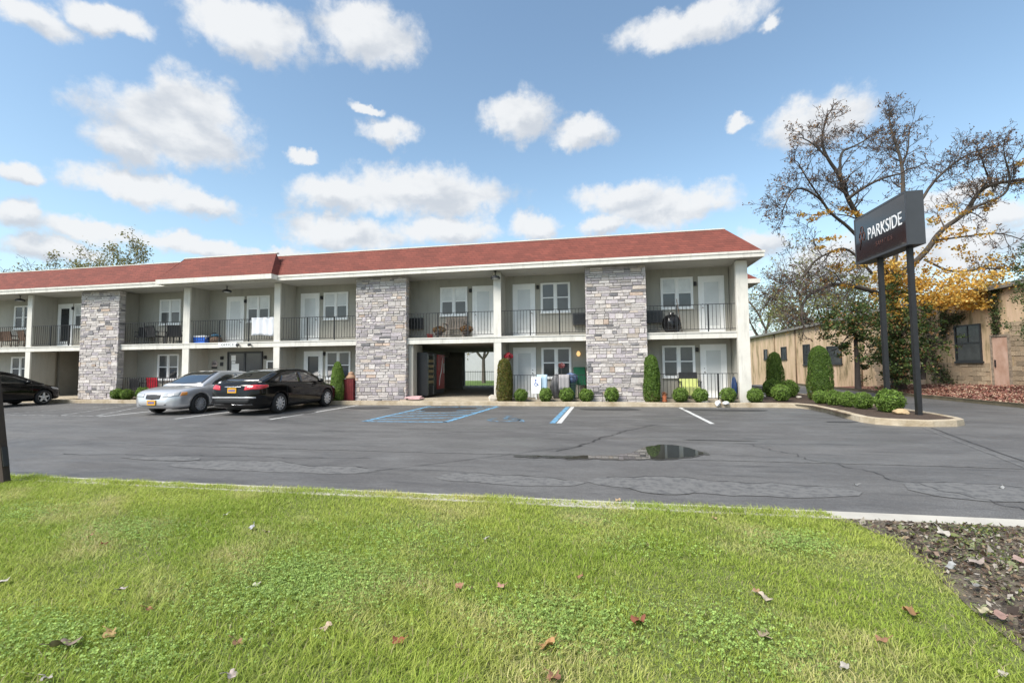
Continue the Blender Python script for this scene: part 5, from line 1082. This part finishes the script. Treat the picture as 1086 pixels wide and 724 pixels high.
# ------------------------------------------------------------------ shrubs
PALG = [(.15, .25, .04), (.20, .31, .06), (.11, .19, .03), (.25, .36, .08)]
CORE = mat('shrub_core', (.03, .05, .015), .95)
def bush(name, label, loc, r, seed, pal_=PALG, group='round clipped bushes'):
    t = thing(name, label, 'bush', loc, random.uniform(0, 6), group)
    foliage_ball('foliage', (.30, .30, .29), 4600, .036, pal_, BOXL, t, seed, off=(0, 0, .28))
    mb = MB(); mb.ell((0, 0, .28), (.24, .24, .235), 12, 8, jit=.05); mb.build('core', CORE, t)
    mb = MB(); mb.tube([(0, 0, -.02), (0, 0, .15)], .025, 6); mb.build('stem', mat('bark', (.10, .075, .055), .9, .3, 12, .6, 20), t)
    t.scale = (r/.3,)*3; return t
protos = [None]*3
BS = [(-27.0, -.42, .26, 'round bush leftmost, at the right foot of the left stone pier'), (-26.45, -.45, .25, 'round bush between the pier bush and the red chair'), (-25.6, -.42, .29, 'round bush below the dark folding chair at the left'), (-25.0, -.45, .25, 'round bush partly behind the silver car nose'),
      (-8.22, -.42, .26, 'round bush beside the brownish column shrub'), (-7.27, -.45, .26, 'round bush right of the white upright board'), (-6.48, -.42, .27, 'round bush between the grill and the dark green bin'), (-5.76, -.45, .27, 'round bush at the left edge of the right stone pier'), (-4.83, -.5, .27, 'round bush in front of the middle of the right stone pier'),
      (-2.42, -.42, .26, 'round bush under the left half of the yellow chair'), (-1.75, -.42, .27, 'round bush under the right half of the yellow chair'), (-.83, -.42, .27, 'round bush before the lower right white door'), (.05, -.45, .26, 'round bush at the foot of the white end post'),
      (1.15, .35, .31, 'round bush between the end post and the tall cone shrub'), (1.75, 3.0, .36, 'low bush behind, left of the tall cone shrub'), (2.25, 2.6, .34, 'low bush touching the left side of the tall cone shrub'), 
      (2.0, -.72, .245, 'first round bush of the island row, next to the tall cone shrub'), (2.12, -1.34, .25, 'second round bush of the island row from the cone shrub'), (2.22, -1.96, .245, 'third round bush of the island row from the cone shrub'), (2.33, -2.6, .26, 'fourth round bush of the island row, left of the rear sign post'),
      (2.5, -3.55, .33, 'larger round bush between the two sign posts')]
for i, (a_, v_, r_, lb) in enumerate(BS):
    g_ = 'round clipped bushes'
    if protos[i % 3] is None: protos[i % 3] = bush('round_bush', lb, (a_, v_, .13), r_, i+40)
    else: s3 = r_/.3; dup(protos[i % 3], (a_, v_, .13), i*1.9, lb, (s3*random.uniform(.95, 1.05), s3, s3*random.uniform(.94, 1.06)), g_)
def cone_shrub(label, loc, r, h, seed, pal_, n=15000, top=.55):
    t = thing('column_shrub', label, 'shrub', loc, 0, 'tall clipped evergreen shrubs'); rg = np.random.default_rng(seed)
    z = rg.uniform(0, 1, n); g = rg.uniform(0, 6.283, n)
    pr = np.interp(z, [0, .06, .3, .6, .85, .95, 1], [.72, .92, 1, .90, top+.15, top-.05, .12])
    rr = r*pr*(rg.uniform(.82, 1.0, n))*(1+.06*np.sin(3*g+z*9+seed)+.04*np.sin(7*g-z*16))
    P = np.column_stack([rr*np.cos(g), rr*np.sin(g), z*h]); pal_ = np.array(pal_); c = pal_[rg.integers(0, len(pal_), n)]*rg.uniform(.7, 1.3, n)[:, None]
    brown = (rg.uniform(size=n) < np.clip(.25-z*.8, 0, 1))[:, None]; c = np.where(brown, np.array([.16, .10, .04]), c)
    nr = np.column_stack([np.cos(g), np.sin(g), np.full(n, .25)]); V, Q, cc = leaves_np(P, .042, rg, c, .5, up=1.2, Nrm=nr); npmesh('foliage', V, Q, cc, BOXL, t)
    mb = MB(); mb.lathe([(r*.55*k_, h*f) for f, k_ in ((.02, .9), (.3, 1.25), (.6, 1.15), (.85, .75), (.95, .4))], n=12); mb.build('core', CORE, t)
    mb = MB(); mb.tube([(0, 0, -.02), (0, 0, h*.4)], .04, 6); mb.build('stem', MATS['bark'], t); return t
DG = [(.09, .16, .025), (.13, .21, .035), (.065, .12, .02)]
cone_shrub('narrow bright green shrub left of the dark red bin', (-15.95, -.38, .12), .30, 1.62, 1, PALG, top=.45)
cone_shrub('column shrub with brown patches by the passage post', (-8.86, -.42, .12), .33, 1.66, 2, [(.13, .15, .025), (.18, .17, .03), (.08, .11, .02), (.2, .13, .04)], top=.62)
cone_shrub('tall green shrub at the right edge of the right stone pier', (-3.4, -.42, .12), .31, 1.72, 3, DG+PALG[:1], top=.62)
cone_shrub('tall cone shrub at the head of the island bush row', (2.72, 1.0, .12), .44, 2.0, 4, DG, 22000, top=.55)
cone_shrub('slimmer cone shrub farther back near the end wall', (2.75, 5.6, .12), .40, 1.9, 5, DG, 18000, top=.55)

# ------------------------------------------------------------------ tan building on the right
tb = thing('tan_building', 'low tan stucco building with dark windows on the right', 'building', (11.17, 4.83, 0), math.atan2(.1336, .991)+R(90))
TAN_ = bpy.data.materials.new('stained_tan_stucco'); TAN_.use_nodes = True; t_ = TAN_.node_tree; b = t_.nodes['Principled BSDF']; b.inputs['Roughness'].default_value = .9
tcn = t_.nodes.new('ShaderNodeTexCoord'); mp = t_.nodes.new('ShaderNodeMapping'); mp.inputs['Scale'].default_value = (1.6, 1, .28); t_.links.new(tcn.outputs['Object'], mp.inputs[0])
n1 = t_.nodes.new('ShaderNodeTexNoise'); n1.inputs['Scale'].default_value = 1.3; n1.inputs['Detail'].default_value = 8; n1.inputs['Roughness'].default_value = .65; t_.links.new(mp.outputs[0], n1.inputs['Vector'])
cr_ = t_.nodes.new('ShaderNodeValToRGB'); t_.links.new(n1.outputs['Fac'], cr_.inputs[0]); e_ = cr_.color_ramp.elements; e_[0].position = .38; e_[0].color = (.22, .17, .09, 1); e_[1].position = .60; e_[1].color = (.64, .46, .32, 1); x_ = e_.new(.46); x_.color = (.50, .37, .23, 1)
t_.links.new(cr_.outputs[0], b.inputs['Base Color'])
mb = MB(); prof = [(-5, 0), (22.6, 0)]
mb.add([(-7, 0, -1), (23, 0, -1), (23, 0, 3.75), (-7, 0, 4.72), (-7, -12, -1), (23, -12, -1), (23, -12, 3.75), (-7, -12, 4.72)], [(0, 1, 2, 3), (5, 4, 7, 6), (1, 5, 6, 2), (4, 0, 3, 7), (3, 2, 6, 7), (0, 4, 5, 1)])
mb.build('wall', TAN_, tb)
mb = MB(); mb.add([(-7, .25, 4.70), (23, .25, 3.73), (23, .25, 3.9), (-7, .25, 4.9), (-7, -12, 4.73), (23, -12, 3.76), (23, -12, 3.9), (-7, -12, 4.9)], [(0, 1, 2, 3), (5, 4, 7, 6), (1, 5, 6, 2), (4, 0, 3, 7), (3, 2, 6, 7), (0, 4, 5, 1)]); mb.build('roof_edge', mat('grey_roof_edge', (.20, .19, .17), .8), tb)
def twin(x0, x1, z0, z1, mull=True):
    mb = MB(); t = .06
    mb.box(x0, x0+t, .001, .06, z0, z1); mb.box(x1-t, x1, .001, .06, z0, z1); mb.box(x0+t, x1-t, .001, .06, z1-t, z1); mb.box(x0+t, x1-t, .001, .06, z0, z0+t)
    if mull: mb.box(x0+t, x1-t, .001, .05, (z0+z1)/2-.025, (z0+z1)/2+.025); mb.box((x0+x1)/2-.02, (x0+x1)/2+.02, .001, .045, (z0+z1)/2+.025, z1-t)
    mb.box(x0-.05, x1+.05, .001, .09, z0-.08, z0-.002)
    w_ = mb.build('window', DARKM, tb); mb = MB(); mb.box(x0+t, x1-t, .001, .02, z0+t, z1-t); mb.build('pane', mat('old_dark_glass', (.04, .045, .045), .1, .5, 3), w_)
twin(.79, 2.06, 1.5, 3.14); twin(13.5, 14.35, 1.4, 2.85); twin(16.6, 17.4, 1.85, 2.8, False); twin(19.6, 20.2, 1.9, 2.7, False); twin(10.1, 11.6, 1.45, 2.6); twin(5.0, 6.4, 1.45, 2.7)
mb = MB(); mb.box(-.36, .28, .001, .06, .45, 2.5); d = mb.build('door', mat('rust_stained_door', (.38, .22, .15), .8, .3, 2.5, col2=(.60, .42, .33), stretch=(1, 1, .5)), tb, label='pinkish metal door streaked with rust')
mb = MB(); mb.box(.17, .21, .06, .1, 1.25, 1.55); mb.build('handle', BLACK, d)
mb = MB(); mb.box(-.44, -.37, .001, .09, .4, 2.6); mb.box(.29, .36, .001, .09, .4, 2.6); mb.box(-.37, .29, .001, .09, 2.51, 2.6); mb.build('frame', mat('old_brick_frame', (.25, .2, .15), .9, .4, 9), d)
# exposed blocks: a real course of blocks proud of the stucco
rg = random.Random(5)
for (xa, xb, za, zb) in [(-1.6, -.5, .3, 3.0), (.5, 3.1, .25, 1.42), (6.7, 7.2, 0, 1.6)]:
    mb = MB(); z = za; row = 0
    while z < zb:
        x = xa+(row % 2)*.2
        while x < xb:
            if rg.random() < .7: f = rg.uniform(.7, 1.2); mb.add([(x+i, j, z+k) for k in (.008, .192) for (i, j) in ((.008, .001), (.392, .001), (.392, .02), (.008, .02))], [(0, 3, 2, 1), (4, 5, 6, 7), (0, 1, 5, 4), (1, 2, 6, 5), (2, 3, 7, 6), (3, 0, 4, 7)], (.40*f, .31*f, .21*f))
            x += .4
        z += .2; row += 1
    mb.box(xa, xb, -.02, .0005, za, zb, (.40, .30, .20)); mb.build('exposed_blocks', STONE, tb, vcol=True)
mb = MB()
for x in (4.5, 8.3, 15.3, 18.4): mb.tube([(x, .06, -.6), (x, .06, 4.72-(x+7)*.0323)], .045, 6)
mb.build('drain_pipe', mat('rusty_pipe', (.22, .16, .10), .8, .3), tb)
def wl_(s, d_, z):  # local to world for the tan building
    return tb.matrix_world @ Vector((s, d_, z))
bpy.context.view_layer.update()
# ivy on the wall: irregular clusters of leaves
IVY = leafmat('ivy_leaf', (.95, .95, .95), (1.05, 1.05, 1.0), .55, .2); rg = np.random.default_rng(5)
def ivy(label, spots, seed):
    P_ = []; rg = np.random.default_rng(seed)
    for (s0, z0, s1, z1, w_, n) in spots:
        f = rg.uniform(size=n); P_.append(np.column_stack([s0+(s1-s0)*f+rg.normal(size=n)*w_, .05+np.abs(rg.normal(size=n))*.07, z0+(z1-z0)*f+rg.normal(size=n)*w_*.6]))
    P_ = np.concatenate(P_); pal_ = np.array([(.04, .07, .02), (.06, .09, .03), (.10, .08, .04), (.05, .05, .03)])
    V, Q, cc = leaves_np(P_, .085, rg, pal_[rg.integers(0, 4, len(P_))], .8, Nrm=np.tile([0, 1., 0], (len(P_), 1)))
    o = npmesh('ivy', V, Q, cc, IVY); o.location = tb.location; o.rotation_euler = tb.rotation_euler; return tag(o, label, 'ivy')
ivy('dark ivy streak climbing the tan wall above the rusty door', [(.05, 2.6, .1, 4.6, .10, 700), (.15, 4.5, -.3, 4.6, .2, 250)], 1)
ivy('dark ivy hanging above and left of the tan building window', [(2.5, 4.5, 2.6, 2.6, .14, 900), (2.2, 3.3, 1.7, 3.6, .2, 500), (3.4, 4.5, 3.2, 1.0, .22, 800), (2.9, 1.2, 2.5, .5, .2, 300)], 2)

# ------------------------------------------------------------------ trees
def at(px, py, D):
    d = rot @ Vector(((px-543)/490.9, -(py-362)/490.9, -1)); return CAM+d*D
def grow(p, d, length, r, lvl, out, rg, tips, bend=.22, up=.05, nseg=5, kids=(7, 6, 5), shrink=.42):
    pts = [Vector(p)]; d = Vector(d).normalized(); 
    for i in range(nseg):
        d = (d+Vector((rg.gauss(0, bend), rg.gauss(0, bend), rg.gauss(0, bend)+up))).normalized(); pts.append(pts[-1]+d*length/nseg)
    out.append((pts, [r*(1-.75*i/nseg) for i in range(nseg+1)], lvl))
    if lvl <= 0: tips.append((pts[-1], d)); tips.append((pts[-2], d)); return
    for k in range(kids[-lvl] if lvl <= len(kids) else kids[0]):
        f = rg.uniform(.2, 1); i = min(nseg-1, int(f*nseg)); q = pts[i].lerp(pts[i+1], f*nseg-i)
        ax = Vector((rg.gauss(0, 1), rg.gauss(0, 1), rg.gauss(0, 1))).normalized(); nd = (d+(ax-d*ax.dot(d))*rg.uniform(.6, 1.5)).normalized()
        grow(q, nd, length*shrink*rg.uniform(.7, 1.3), r*.45*(1-.5*f), lvl-1, out, rg, tips, bend, up, 4, kids, shrink)
def tubes(out, mins=.0):
    """numpy tubes for all branches; returns V, Q"""
    V = []; Q = []; b = 0
    for pts, rad, lvl in out:
        n = 8 if lvl >= 3 else (5 if lvl == 2 else 3)
        a = (pts[1]-pts[0]).orthogonal().normalized()
        for i, p in enumerate(pts):
            t = (pts[min(i+1, len(pts)-1)]-pts[max(i-1, 0)]).normalized(); a = (a-t*a.dot(t)).normalized(); c = t.cross(a); rr = max(rad[i], mins)
            for k in range(n): g = 2*math.pi*k/n; V.append(p+(a*math.cos(g)+c*math.sin(g))*rr)
        for i in range(len(pts)-1):
            for k in range(n): Q.append((b+i*n+k, b+i*n+(k+1) % n, b+(i+1)*n+(k+1) % n, b+(i+1)*n+k))
        b += len(pts)*n
    return np.array([tuple(v) for v in V]), np.array(Q)
BARK = mat('grey_bark', (.075, .062, .05), .9, .35, 4, .6, 14); BARK2 = mat('pale_twig', (.17, .14, .12), .9, .2, 4)
rgt = random.Random(21)
LIMBS = [ # pixels of the limb, base radius, tip radius, forward distances
    ([(953, 412), (952, 370), (948, 330), (944, 296)], .42, .30, (22, 22)),
    ([(944, 300), (930, 268), (914, 236), (899, 211), (891, 187), (876, 166), (871, 150), (874, 134)], .24, .04, (22, 21)),
    ([(891, 187), (891, 160), (905, 156), (924, 145)], .10, .03, (21.2, 22.5)), ([(899, 211), (911, 202), (932, 190), (955, 184)], .12, .04, (21.3, 20)),
    ([(944, 300), (952, 262), (958, 202), (957, 175), (949, 148), (943, 132), (944, 120)], .18, .03, (22, 23)),
    ([(957, 175), (963, 160), (964, 143)], .08, .03, (22.6, 23.5)), ([(955, 262), (981, 202), (1008, 175), (1033, 160), (1060, 154)], .12, .03, (22.2, 23.5)),
    ([(946, 300), (984, 266), (996, 245), (1024, 227), (1036, 205), (1051, 195), (1088, 190), (1130, 180)], .20, .06, (22, 21)),
    ([(1024, 227), (1036, 218), (1066, 208), (1072, 190), (1066, 168)], .12, .03, (21.5, 20.5)), ([(1051, 195), (1045, 180), (1041, 168)], .08, .02, (21.4, 21)),
    ([(925, 270), (902, 242), (880, 226), (871, 211), (850, 198), (838, 204), (830, 224)], .12, .03, (22, 20.5)),
    ([(876, 166), (862, 152), (850, 146)], .07, .02, (21, 20.5)), ([(871, 211), (856, 190), (846, 172)], .06, .02, (21, 20)),
    ([(946, 318), (925, 308), (889, 300), (873, 305), (858, 312), (851, 322), (850, 336)], .17, .05, (22, 20)),
    ([(925, 290), (899, 261), (879, 268), (862, 277), (855, 291), (838, 300), (815, 318)], .09, .02, (22, 20.5)),
    ([(980, 275), (1010, 290), (1045, 284), (1078, 286), (1110, 280)], .08, .02, (22, 20)), ([(990, 255), (1030, 250), (1060, 246), (1095, 258)], .07, .02, (21.5, 20))]
out = []; tips = []
for li, (px, r0, r1, (d0, d1)) in enumerate(LIMBS):
    n = len(px); pts = [at(x, y, d0+(d1-d0)*i/(n-1)) for i, (x, y) in enumerate(px)]; pts = [Vector(p) for p in chop([tuple(p) for p in pts], 2)]; m = len(pts)
    rad = [(r0+(r1-r0)*(i/(m-1))**.7)*.8 for i in range(m)]; out.append((pts, rad, 4))
    if li == 0: continue
    Ln = sum((b_-a_).length for a_, b_ in zip(pts, pts[1:])); nb = int(Ln*3.4)
    for k in range(nb):
        f = rgt.uniform(.25, 1)**.8; i = min(m-2, int(f*(m-1))); d = (pts[i+1]-pts[i]).normalized()
        ax = Vector((rgt.gauss(0, 1), rgt.gauss(0, 1), rgt.gauss(.25, 1))).normalized(); nd = (d*.6+(ax-d*ax.dot(d))*1.0).normalized()
        grow(pts[i], nd, rgt.uniform(.9, 1.9)*(1.2-.62*f), max(.018, rad[i]*.35), 2, out, rgt, tips, .28, .04, 6, (6, 5), .42)
    grow(pts[-1], (pts[-1]-pts[-2]), .9, r1, 2, out, rgt, tips, .2, .03, 6, (7, 5), .45)
bt = thing('bare_tree', 'large spreading tree, nearly bare, behind the black sign', 'tree', tuple(at(953, 412, 22)))
def rel(V, t): return V-np.array(t.location)
Vt, Qt = tubes([o_ for o_ in out if o_[2] >= 4], .01); npmesh('trunk', rel(Vt, bt), Qt, None, BARK, bt, smooth=True)
Vt, Qt = tubes([o_ for o_ in out if o_[2] < 4], .0075); npmesh('branches', rel(Vt, bt), Qt, None, mat('dark_twig', (.085, .068, .06), .9, .3, 4), bt, smooth=True)
rg = np.random.default_rng(9); TP = np.array([tuple(p) for p, d in tips])
hz_ = TP[:, 2]; sel = rg.uniform(size=len(TP)) < .45
P_ = TP[sel]+rg.normal(size=(sel.sum(), 3))*.06; pal_ = np.array([(.20, .10, .05), (.13, .07, .045), (.30, .16, .06), (.10, .06, .045), (.36, .20, .07)])
V, Q, cc = leaves_np(P_, .085, rg, pal_[rg.integers(0, 5, len(P_))], .7)
LF = leafmat('autumn_leaf', (.95, .95, .95), (1.05, 1.05, 1.0), .6, .4)
npmesh('sparse_leaves', rel(V, bt), Q, cc, LF, bt)
def cluster_leaves(spec, n, size, pal_, seed, sig=(.5, .5, .35)):
    rg = np.random.default_rng(seed); P_ = []
    for (px, py, D, rx, ry) in spec:
        c = at(px, py, D); k = max(6, int(n*rx*ry)); u = rg.normal(size=(k, 3))
        cl = rg.normal(size=(max(4, k//45), 3))*[rx*.8, rx*.8, ry*.8]; q = cl[rg.integers(0, len(cl), k)]+u*[rx*.22, rx*.22, ry*.2]; P_.append(q+np.array(c))
    P_ = np.concatenate(P_); pal_ = np.array(pal_); c = pal_[rg.integers(0, len(pal_), len(P_))]*rg.uniform(.75, 1.25, len(P_))[:, None]
    return leaves_np(P_, size, rg, c, .75)
# golden foliage low on the tree
ORG = [(.55, .30, .05), (.62, .38, .08), (.42, .20, .04), (.68, .46, .12), (.34, .24, .05)]
V, Q, cc = cluster_leaves([(1004, 300, 21, 1.3, .55), (1018, 316, 20.5, 1.1, .4), (988, 306, 21, .9, .5), (1035, 322, 20.5, .6, .3), (940, 290, 21.5, .75, .6), (948, 318, 21.5, .7, .8), (935, 266, 21.5, .45, .5), (965, 285, 22, .6, .5), (1010, 250, 21, .7, .4), (1043, 215, 21, .5, .25), (897, 226, 21.5, .35, .35), (866, 230, 21, .6, .22), (900, 285, 21, .8, .3), (870, 262, 21, .8, .2), (1060, 280, 21, 1.0, .35), (980, 230, 22, .8, .3), (1075, 175, 21, .7, .3)], 1300, .12, ORG, 4)
npmesh('golden_leaves', rel(V, bt), Q, cc, LF, bt)
V, Q, cc = cluster_leaves([(1000, 300, 21, .9, .5), (1015, 308, 20.6, 1.0, .45), (985, 308, 21, .6, .4), (1030, 318, 20.5, .55, .3), (942, 285, 21.5, .45, .6), (945, 312, 21.3, .4, .6), (1005, 325, 20.5, .7, .25)], 2100, .12, [(.72, .44, .08), (.78, .54, .14), (.58, .32, .06), (.80, .62, .22)], 14)
npmesh('golden_leaf_mass', rel(V, bt), Q, cc, LF, bt)
# dark evergreen understorey trees
def under_tree(label, base, D, trunk, spec, pal_, n, size, seed, zb=.2):
    t = thing('evergreen_tree', label, 'tree', tuple(at(*base, D))); rg_ = random.Random(seed); out = []; tips = []
    pts = [at(x, y, D) for x, y in trunk]; m = len(pts); out.append((pts, [.13-.09*i/(m-1) for i in range(m)], 4))
    for (px, py, DD, rx, ry) in spec:
        q = at(px, py, DD); i = min(range(m), key=lambda k: (pts[k]-q).length); out.append(([pts[i], pts[i].lerp(q, .5)+Vector((0, 0, .15)), q], [.05, .035, .015], 2)); grow(q, (q-pts[i])+Vector((0, 0, .1)), max(rx, .5), .012, 1, out, rg_, tips, .3, .03, 4, (7,), .5)
    Vt, Qt = tubes(out, .008); npmesh('trunk', rel(Vt, t), Qt, None, mat('dark_bark', (.04, .032, .028), .9), t, smooth=True)
    V, Q, cc = cluster_leaves(spec, n, size, pal_, seed); npmesh('foliage', rel(V, t), Q, cc, IVY, t); return t
DK = [(.035, .065, .018), (.05, .085, .022), (.07, .11, .03), (.03, .05, .018), (.10, .13, .03)]
under_tree('dark evergreen tree with thin trunk left of the rear sign post', (910, 412), 20, [(910, 412), (909, 385), (907, 355), (903, 330)], [(900, 332, 20, .7, .4), (890, 345, 20, .45, .35), (905, 350, 19.6, .7, .5), (917, 335, 20, .5, .4), (915, 362, 20, .5, .4), (892, 365, 20, .35, .3), (920, 382, 20.5, .25, .25)], DK+[(.22, .12, .04)], 3800, .10, 5)
under_tree('dense dark holly tree between the two sign posts', (955, 408), 21, [(955, 408), (954, 380), (956, 350), (953, 320)], [(945, 335, 21, .6, .6), (957, 355, 20.6, .7, .8), (950, 385, 20.8, .6, .7), (966, 335, 21, .4, .5), (942, 365, 21, .4, .5), (968, 380, 20.6, .5, .5), (945, 400, 21, .4, .3), (962, 398, 20.8, .5, .3), (952, 308, 21, .4, .45)], DK+[(.16, .09, .04)], 4600, .10, 6)
under_tree('dark branch of evergreen reaching right over the tan wall', (985, 400), 20.6, [(978, 402), (980, 385), (985, 368)], [(985, 362, 20.4, .6, .22), (1000, 362, 20.2, .5, .2), (1012, 366, 20, .35, .15), (990, 350, 20.6, .35, .2)], DK, 1700, .09, 7)
under_tree('dark green conifer cut off by the right edge', (1100, 420), 15.5, [(1100, 410), (1098, 360), (1095, 300), (1092, 260)], [(1092, 290, 15.5, .30, .45), (1096, 320, 15.5, .35, .4), (1095, 268, 15.5, .22, .3), (1100, 350, 15.5, .4, .5)], DK, 6500, .06, 8)
# background trees
def far_tree(label, px, py, D, hgt, spread, seed, leafy=0, pal_=None, group='far trees', lean=0, mins=.014):
    rg_ = random.Random(seed); base = at(px, py, D); base.z = -.3; t = thing('background_tree', label, 'tree', tuple(base), 0, group); out = []; tips = []
    tr = [base, base+Vector((0, 0, hgt*.3)), base+Vector((.2, 0, hgt*.45))]; out.append((tr, [hgt*.025, hgt*.018, hgt*.012], 4))
    for k in range(9):
        g = 2*math.pi*k/9+rg_.uniform(-.3, .3); el_ = rg_.uniform(.5, 1.4); d = Vector((math.cos(g)*spread, math.sin(g)*spread, el_))
        grow(tr[1+(k % 2)], d, hgt*.55*rg_.uniform(.8, 1.15), hgt*.009, 3, out, rg_, tips, .16, .04, 6, (6, 5, 4), .42)
    Vt, Qt = tubes(out, mins); npmesh('branches', rel(Vt, t), Qt, None, BARK2, t, smooth=True)
    if leafy:
        rg2 = np.random.default_rng(seed); TP = np.array([tuple(p) for p, d in tips]); P_ = np.repeat(TP, leafy, 0)+rg2.normal(size=(len(TP)*leafy, 3))*.28; pal2 = np.array(pal_)
        V, Q, cc = leaves_np(P_, .20, rg2, pal2[rg2.integers(0, len(pal2), len(P_))]*rg2.uniform(.7, 1.25, len(P_))[:, None], .7); npmesh('foliage', rel(V, t), Q, cc, LF, t)
    return t
OLV = [(.24, .22, .08), (.30, .27, .10), (.18, .19, .07), (.36, .28, .10), (.14, .15, .06)]
far_tree('pale bare tree above the roof at the far left', 22, 400, 44, 12.2, .7, 31)
far_tree('olive tree crown above the roof, left of the clouds gap', 78, 400, 46, 11.6, .7, 32, 4, OLV)
far_tree('yellow green tree crown rising highest above the left roof', 118, 400, 44, 11.9, .6, 33, 5, OLV)
far_tree('small olive crown just over the left roof edge', 98, 400, 50, 12.4, .7, 38, 4, OLV)
far_tree('bare grey tree just right of the end wall', 812, 390, 50, 12.0, .8, 34, 0)
far_tree('olive tree above the far end of the tan building', 880, 390, 42, 10.5, .9, 35, 2, [(.16, .20, .06), (.22, .24, .08), (.28, .26, .09)])
far_tree('hazy bare tree over the tan building roof', 845, 390, 46, 11.5, .8, 36, 1, OLV)
far_tree('low tree with thin crown behind the arching limb', 915, 390, 44, 10.5, .9, 37, 1, [(.16, .20, .06), (.28, .26, .09)])
far_tree('single trunk tree on the back lawn seen through the passage', 513, 410, 42, 8, .8, 39, 1, OLV, group='trees behind the building')

# ------------------------------------------------------------------ fallen leaves on the lawn and on the asphalt
def on_ground(px, py, z):
    d = rot @ Vector(((px-543)/490.9, -(py-362)/490.9, -1)); k = (z-CAM.z)/d.z; return CAM+d*k
LVS = [(677, 653, .13, RUST, 'large rust red leaf right of centre on the lawn'), (70, 678, .17, (.36, .27, .21), 'largest pale brown leaf at lower left of the lawn'), (117, 667, .10, (.45, .30, .12), 'curled yellow brown leaf right of the largest pale one'), (515, 568, .075, (.75, .70, .62), 'whitish curled leaf alone in the middle of the lawn'), (131, 620, .075, (.62, .52, .52), 'pinkish pale leaf in the left part of the lawn'), (272, 616, .09, (.66, .60, .50), 'pale flat leaf above the big clover patch'), (346, 660, .09, (.62, .46, .34), 'tan leaf at the right side of the big clover patch'), (95, 565, .07, (.45, .25, .14), 'small tan leaf upper left, first of a pair'), (110, 573, .07, (.36, .10, .06), 'small red leaf upper left, second of a pair'),
       (267, 556, .08, (.62, .60, .62), 'whitish leaf near the far edge left of centre'), (239, 543, .06, (.7, .68, .62), 'tiny white leaf nearest the kerb at left'), (283, 561, .07, TAN, 'thin tan leaf right of the whitish one'), (487, 617, .08, (.5, .25, .15), 'orange brown leaf standing left of centre'), (499, 619, .05, BR, 'tiny brown leaf between two orange ones'), (531, 617, .075, (.55, .30, .22), 'reddish tan leaf in the centre of the lawn'), (615, 608, .08, (.46, .22, .13), 'rust leaf upper right of centre'),
       (580, 678, .12, (.55, .30, .12), 'orange and yellow leaf below the centre'), (588, 712, .11, (.30, .14, .08), 'dark brown leaf at the bottom right of centre'), (421, 674, .09, (.50, .16, .08), 'red brown upright leaf below centre left'), (810, 629, .12, (.66, .55, .42), 'broad pale leaf right part of the lawn'), (808, 667, .13, (.55, .42, .28), 'pale tan leaf below the broad pale one'), (802, 622, .07, (.45, .28, .15), 'small brown leaf just above the broad pale one'), (965, 644, .13, (.44, .24, .10), 'orange brown leaf close to the dark bed'), (935, 673, .08, (.42, .22, .12), 'brown leaf lower right near the bed'), (895, 700, .06, (.5, .46, .40), 'small white leaf at the bottom right'), (757, 546, .07, (.55, .38, .2), 'tan leaf at the far lawn edge right of centre'),
       (252, 676, .08, (.36, .2, .1), 'brown leaf in the lower clover patch'), (5, 612, .08, (.6, .55, .48), 'pale leaf at the left edge of the lawn'), (50, 713, .07, (.5, .45, .4), 'pale leaf in the bottom left corner'), (246, 709, .07, (.6, .5, .45), 'pale pinkish leaf near the bottom left'), (158, 641, .06, (.45, .2, .1), 'rust leaf in the darker grass at left'), (1063, 708, .05, (.52, .47, .38), 'pale leaf at the bottom right corner')]
for i, (x, y, s3, c, lb) in enumerate(LVS):
    p = on_ground(x, y, .09); make_leaf('fallen_leaf', (p.x, p.y, .066), s3*.9, c, random.uniform(0, 6), lb, random.choice([3, 5, 5]))
for i, (x, y, s3, c, lb) in enumerate([(655, 530, .09, (.6, .42, .25), 'tan leaf on the asphalt near the lawn edge'), (629, 531, .05, (.6, .58, .52), 'small pale scrap on the asphalt left of the tan leaf'), (908, 514, .06, (.75, .74, .7), 'white scrap on the asphalt at the right'), (1063, 517, .08, (.5, .5, .48), 'pale scrap on the asphalt at the far right'), (443, 524, .05, (.6, .58, .5), 'small pale scrap on the pale asphalt patch')]):
    p = on_ground(x, y, .01); make_leaf('fallen_leaf', (p.x, p.y, .014), s3, c, random.uniform(0, 6), lb, 3, .2, 'scraps on the asphalt')
for i, (x, y, s3, c, lb) in enumerate([(1000, 566, .12, (.60, .54, .48), 'pale leaf at the top of the dark bed'), (988, 587, .11, (.36, .25, .18), 'pink brown leaf at the left rim of the bed'), (1035, 598, .14, (.52, .42, .36), 'long pinkish leaf in the middle of the bed'), (1043, 650, .11, (.66, .58, .36), 'yellowish pale leaf lower in the bed'), (1008, 602, .10, (.5, .5, .48), 'grey leaf left of the long pinkish one'), (1060, 655, .12, (.48, .30, .24), 'brown pink leaf beside the yellowish pale one'), (1035, 623, .11, (.42, .40, .36), 'grey brown leaf below the long pinkish one'), (1080, 595, .10, (.5, .35, .3), 'brownish leaf at the right edge of the bed')]):
    p = on_ground(x, y, .07); make_leaf('fallen_leaf', (p.x, p.y, .085), s3, c, random.uniform(0, 6), lb, 3, .25, 'leaves on the dark bed')
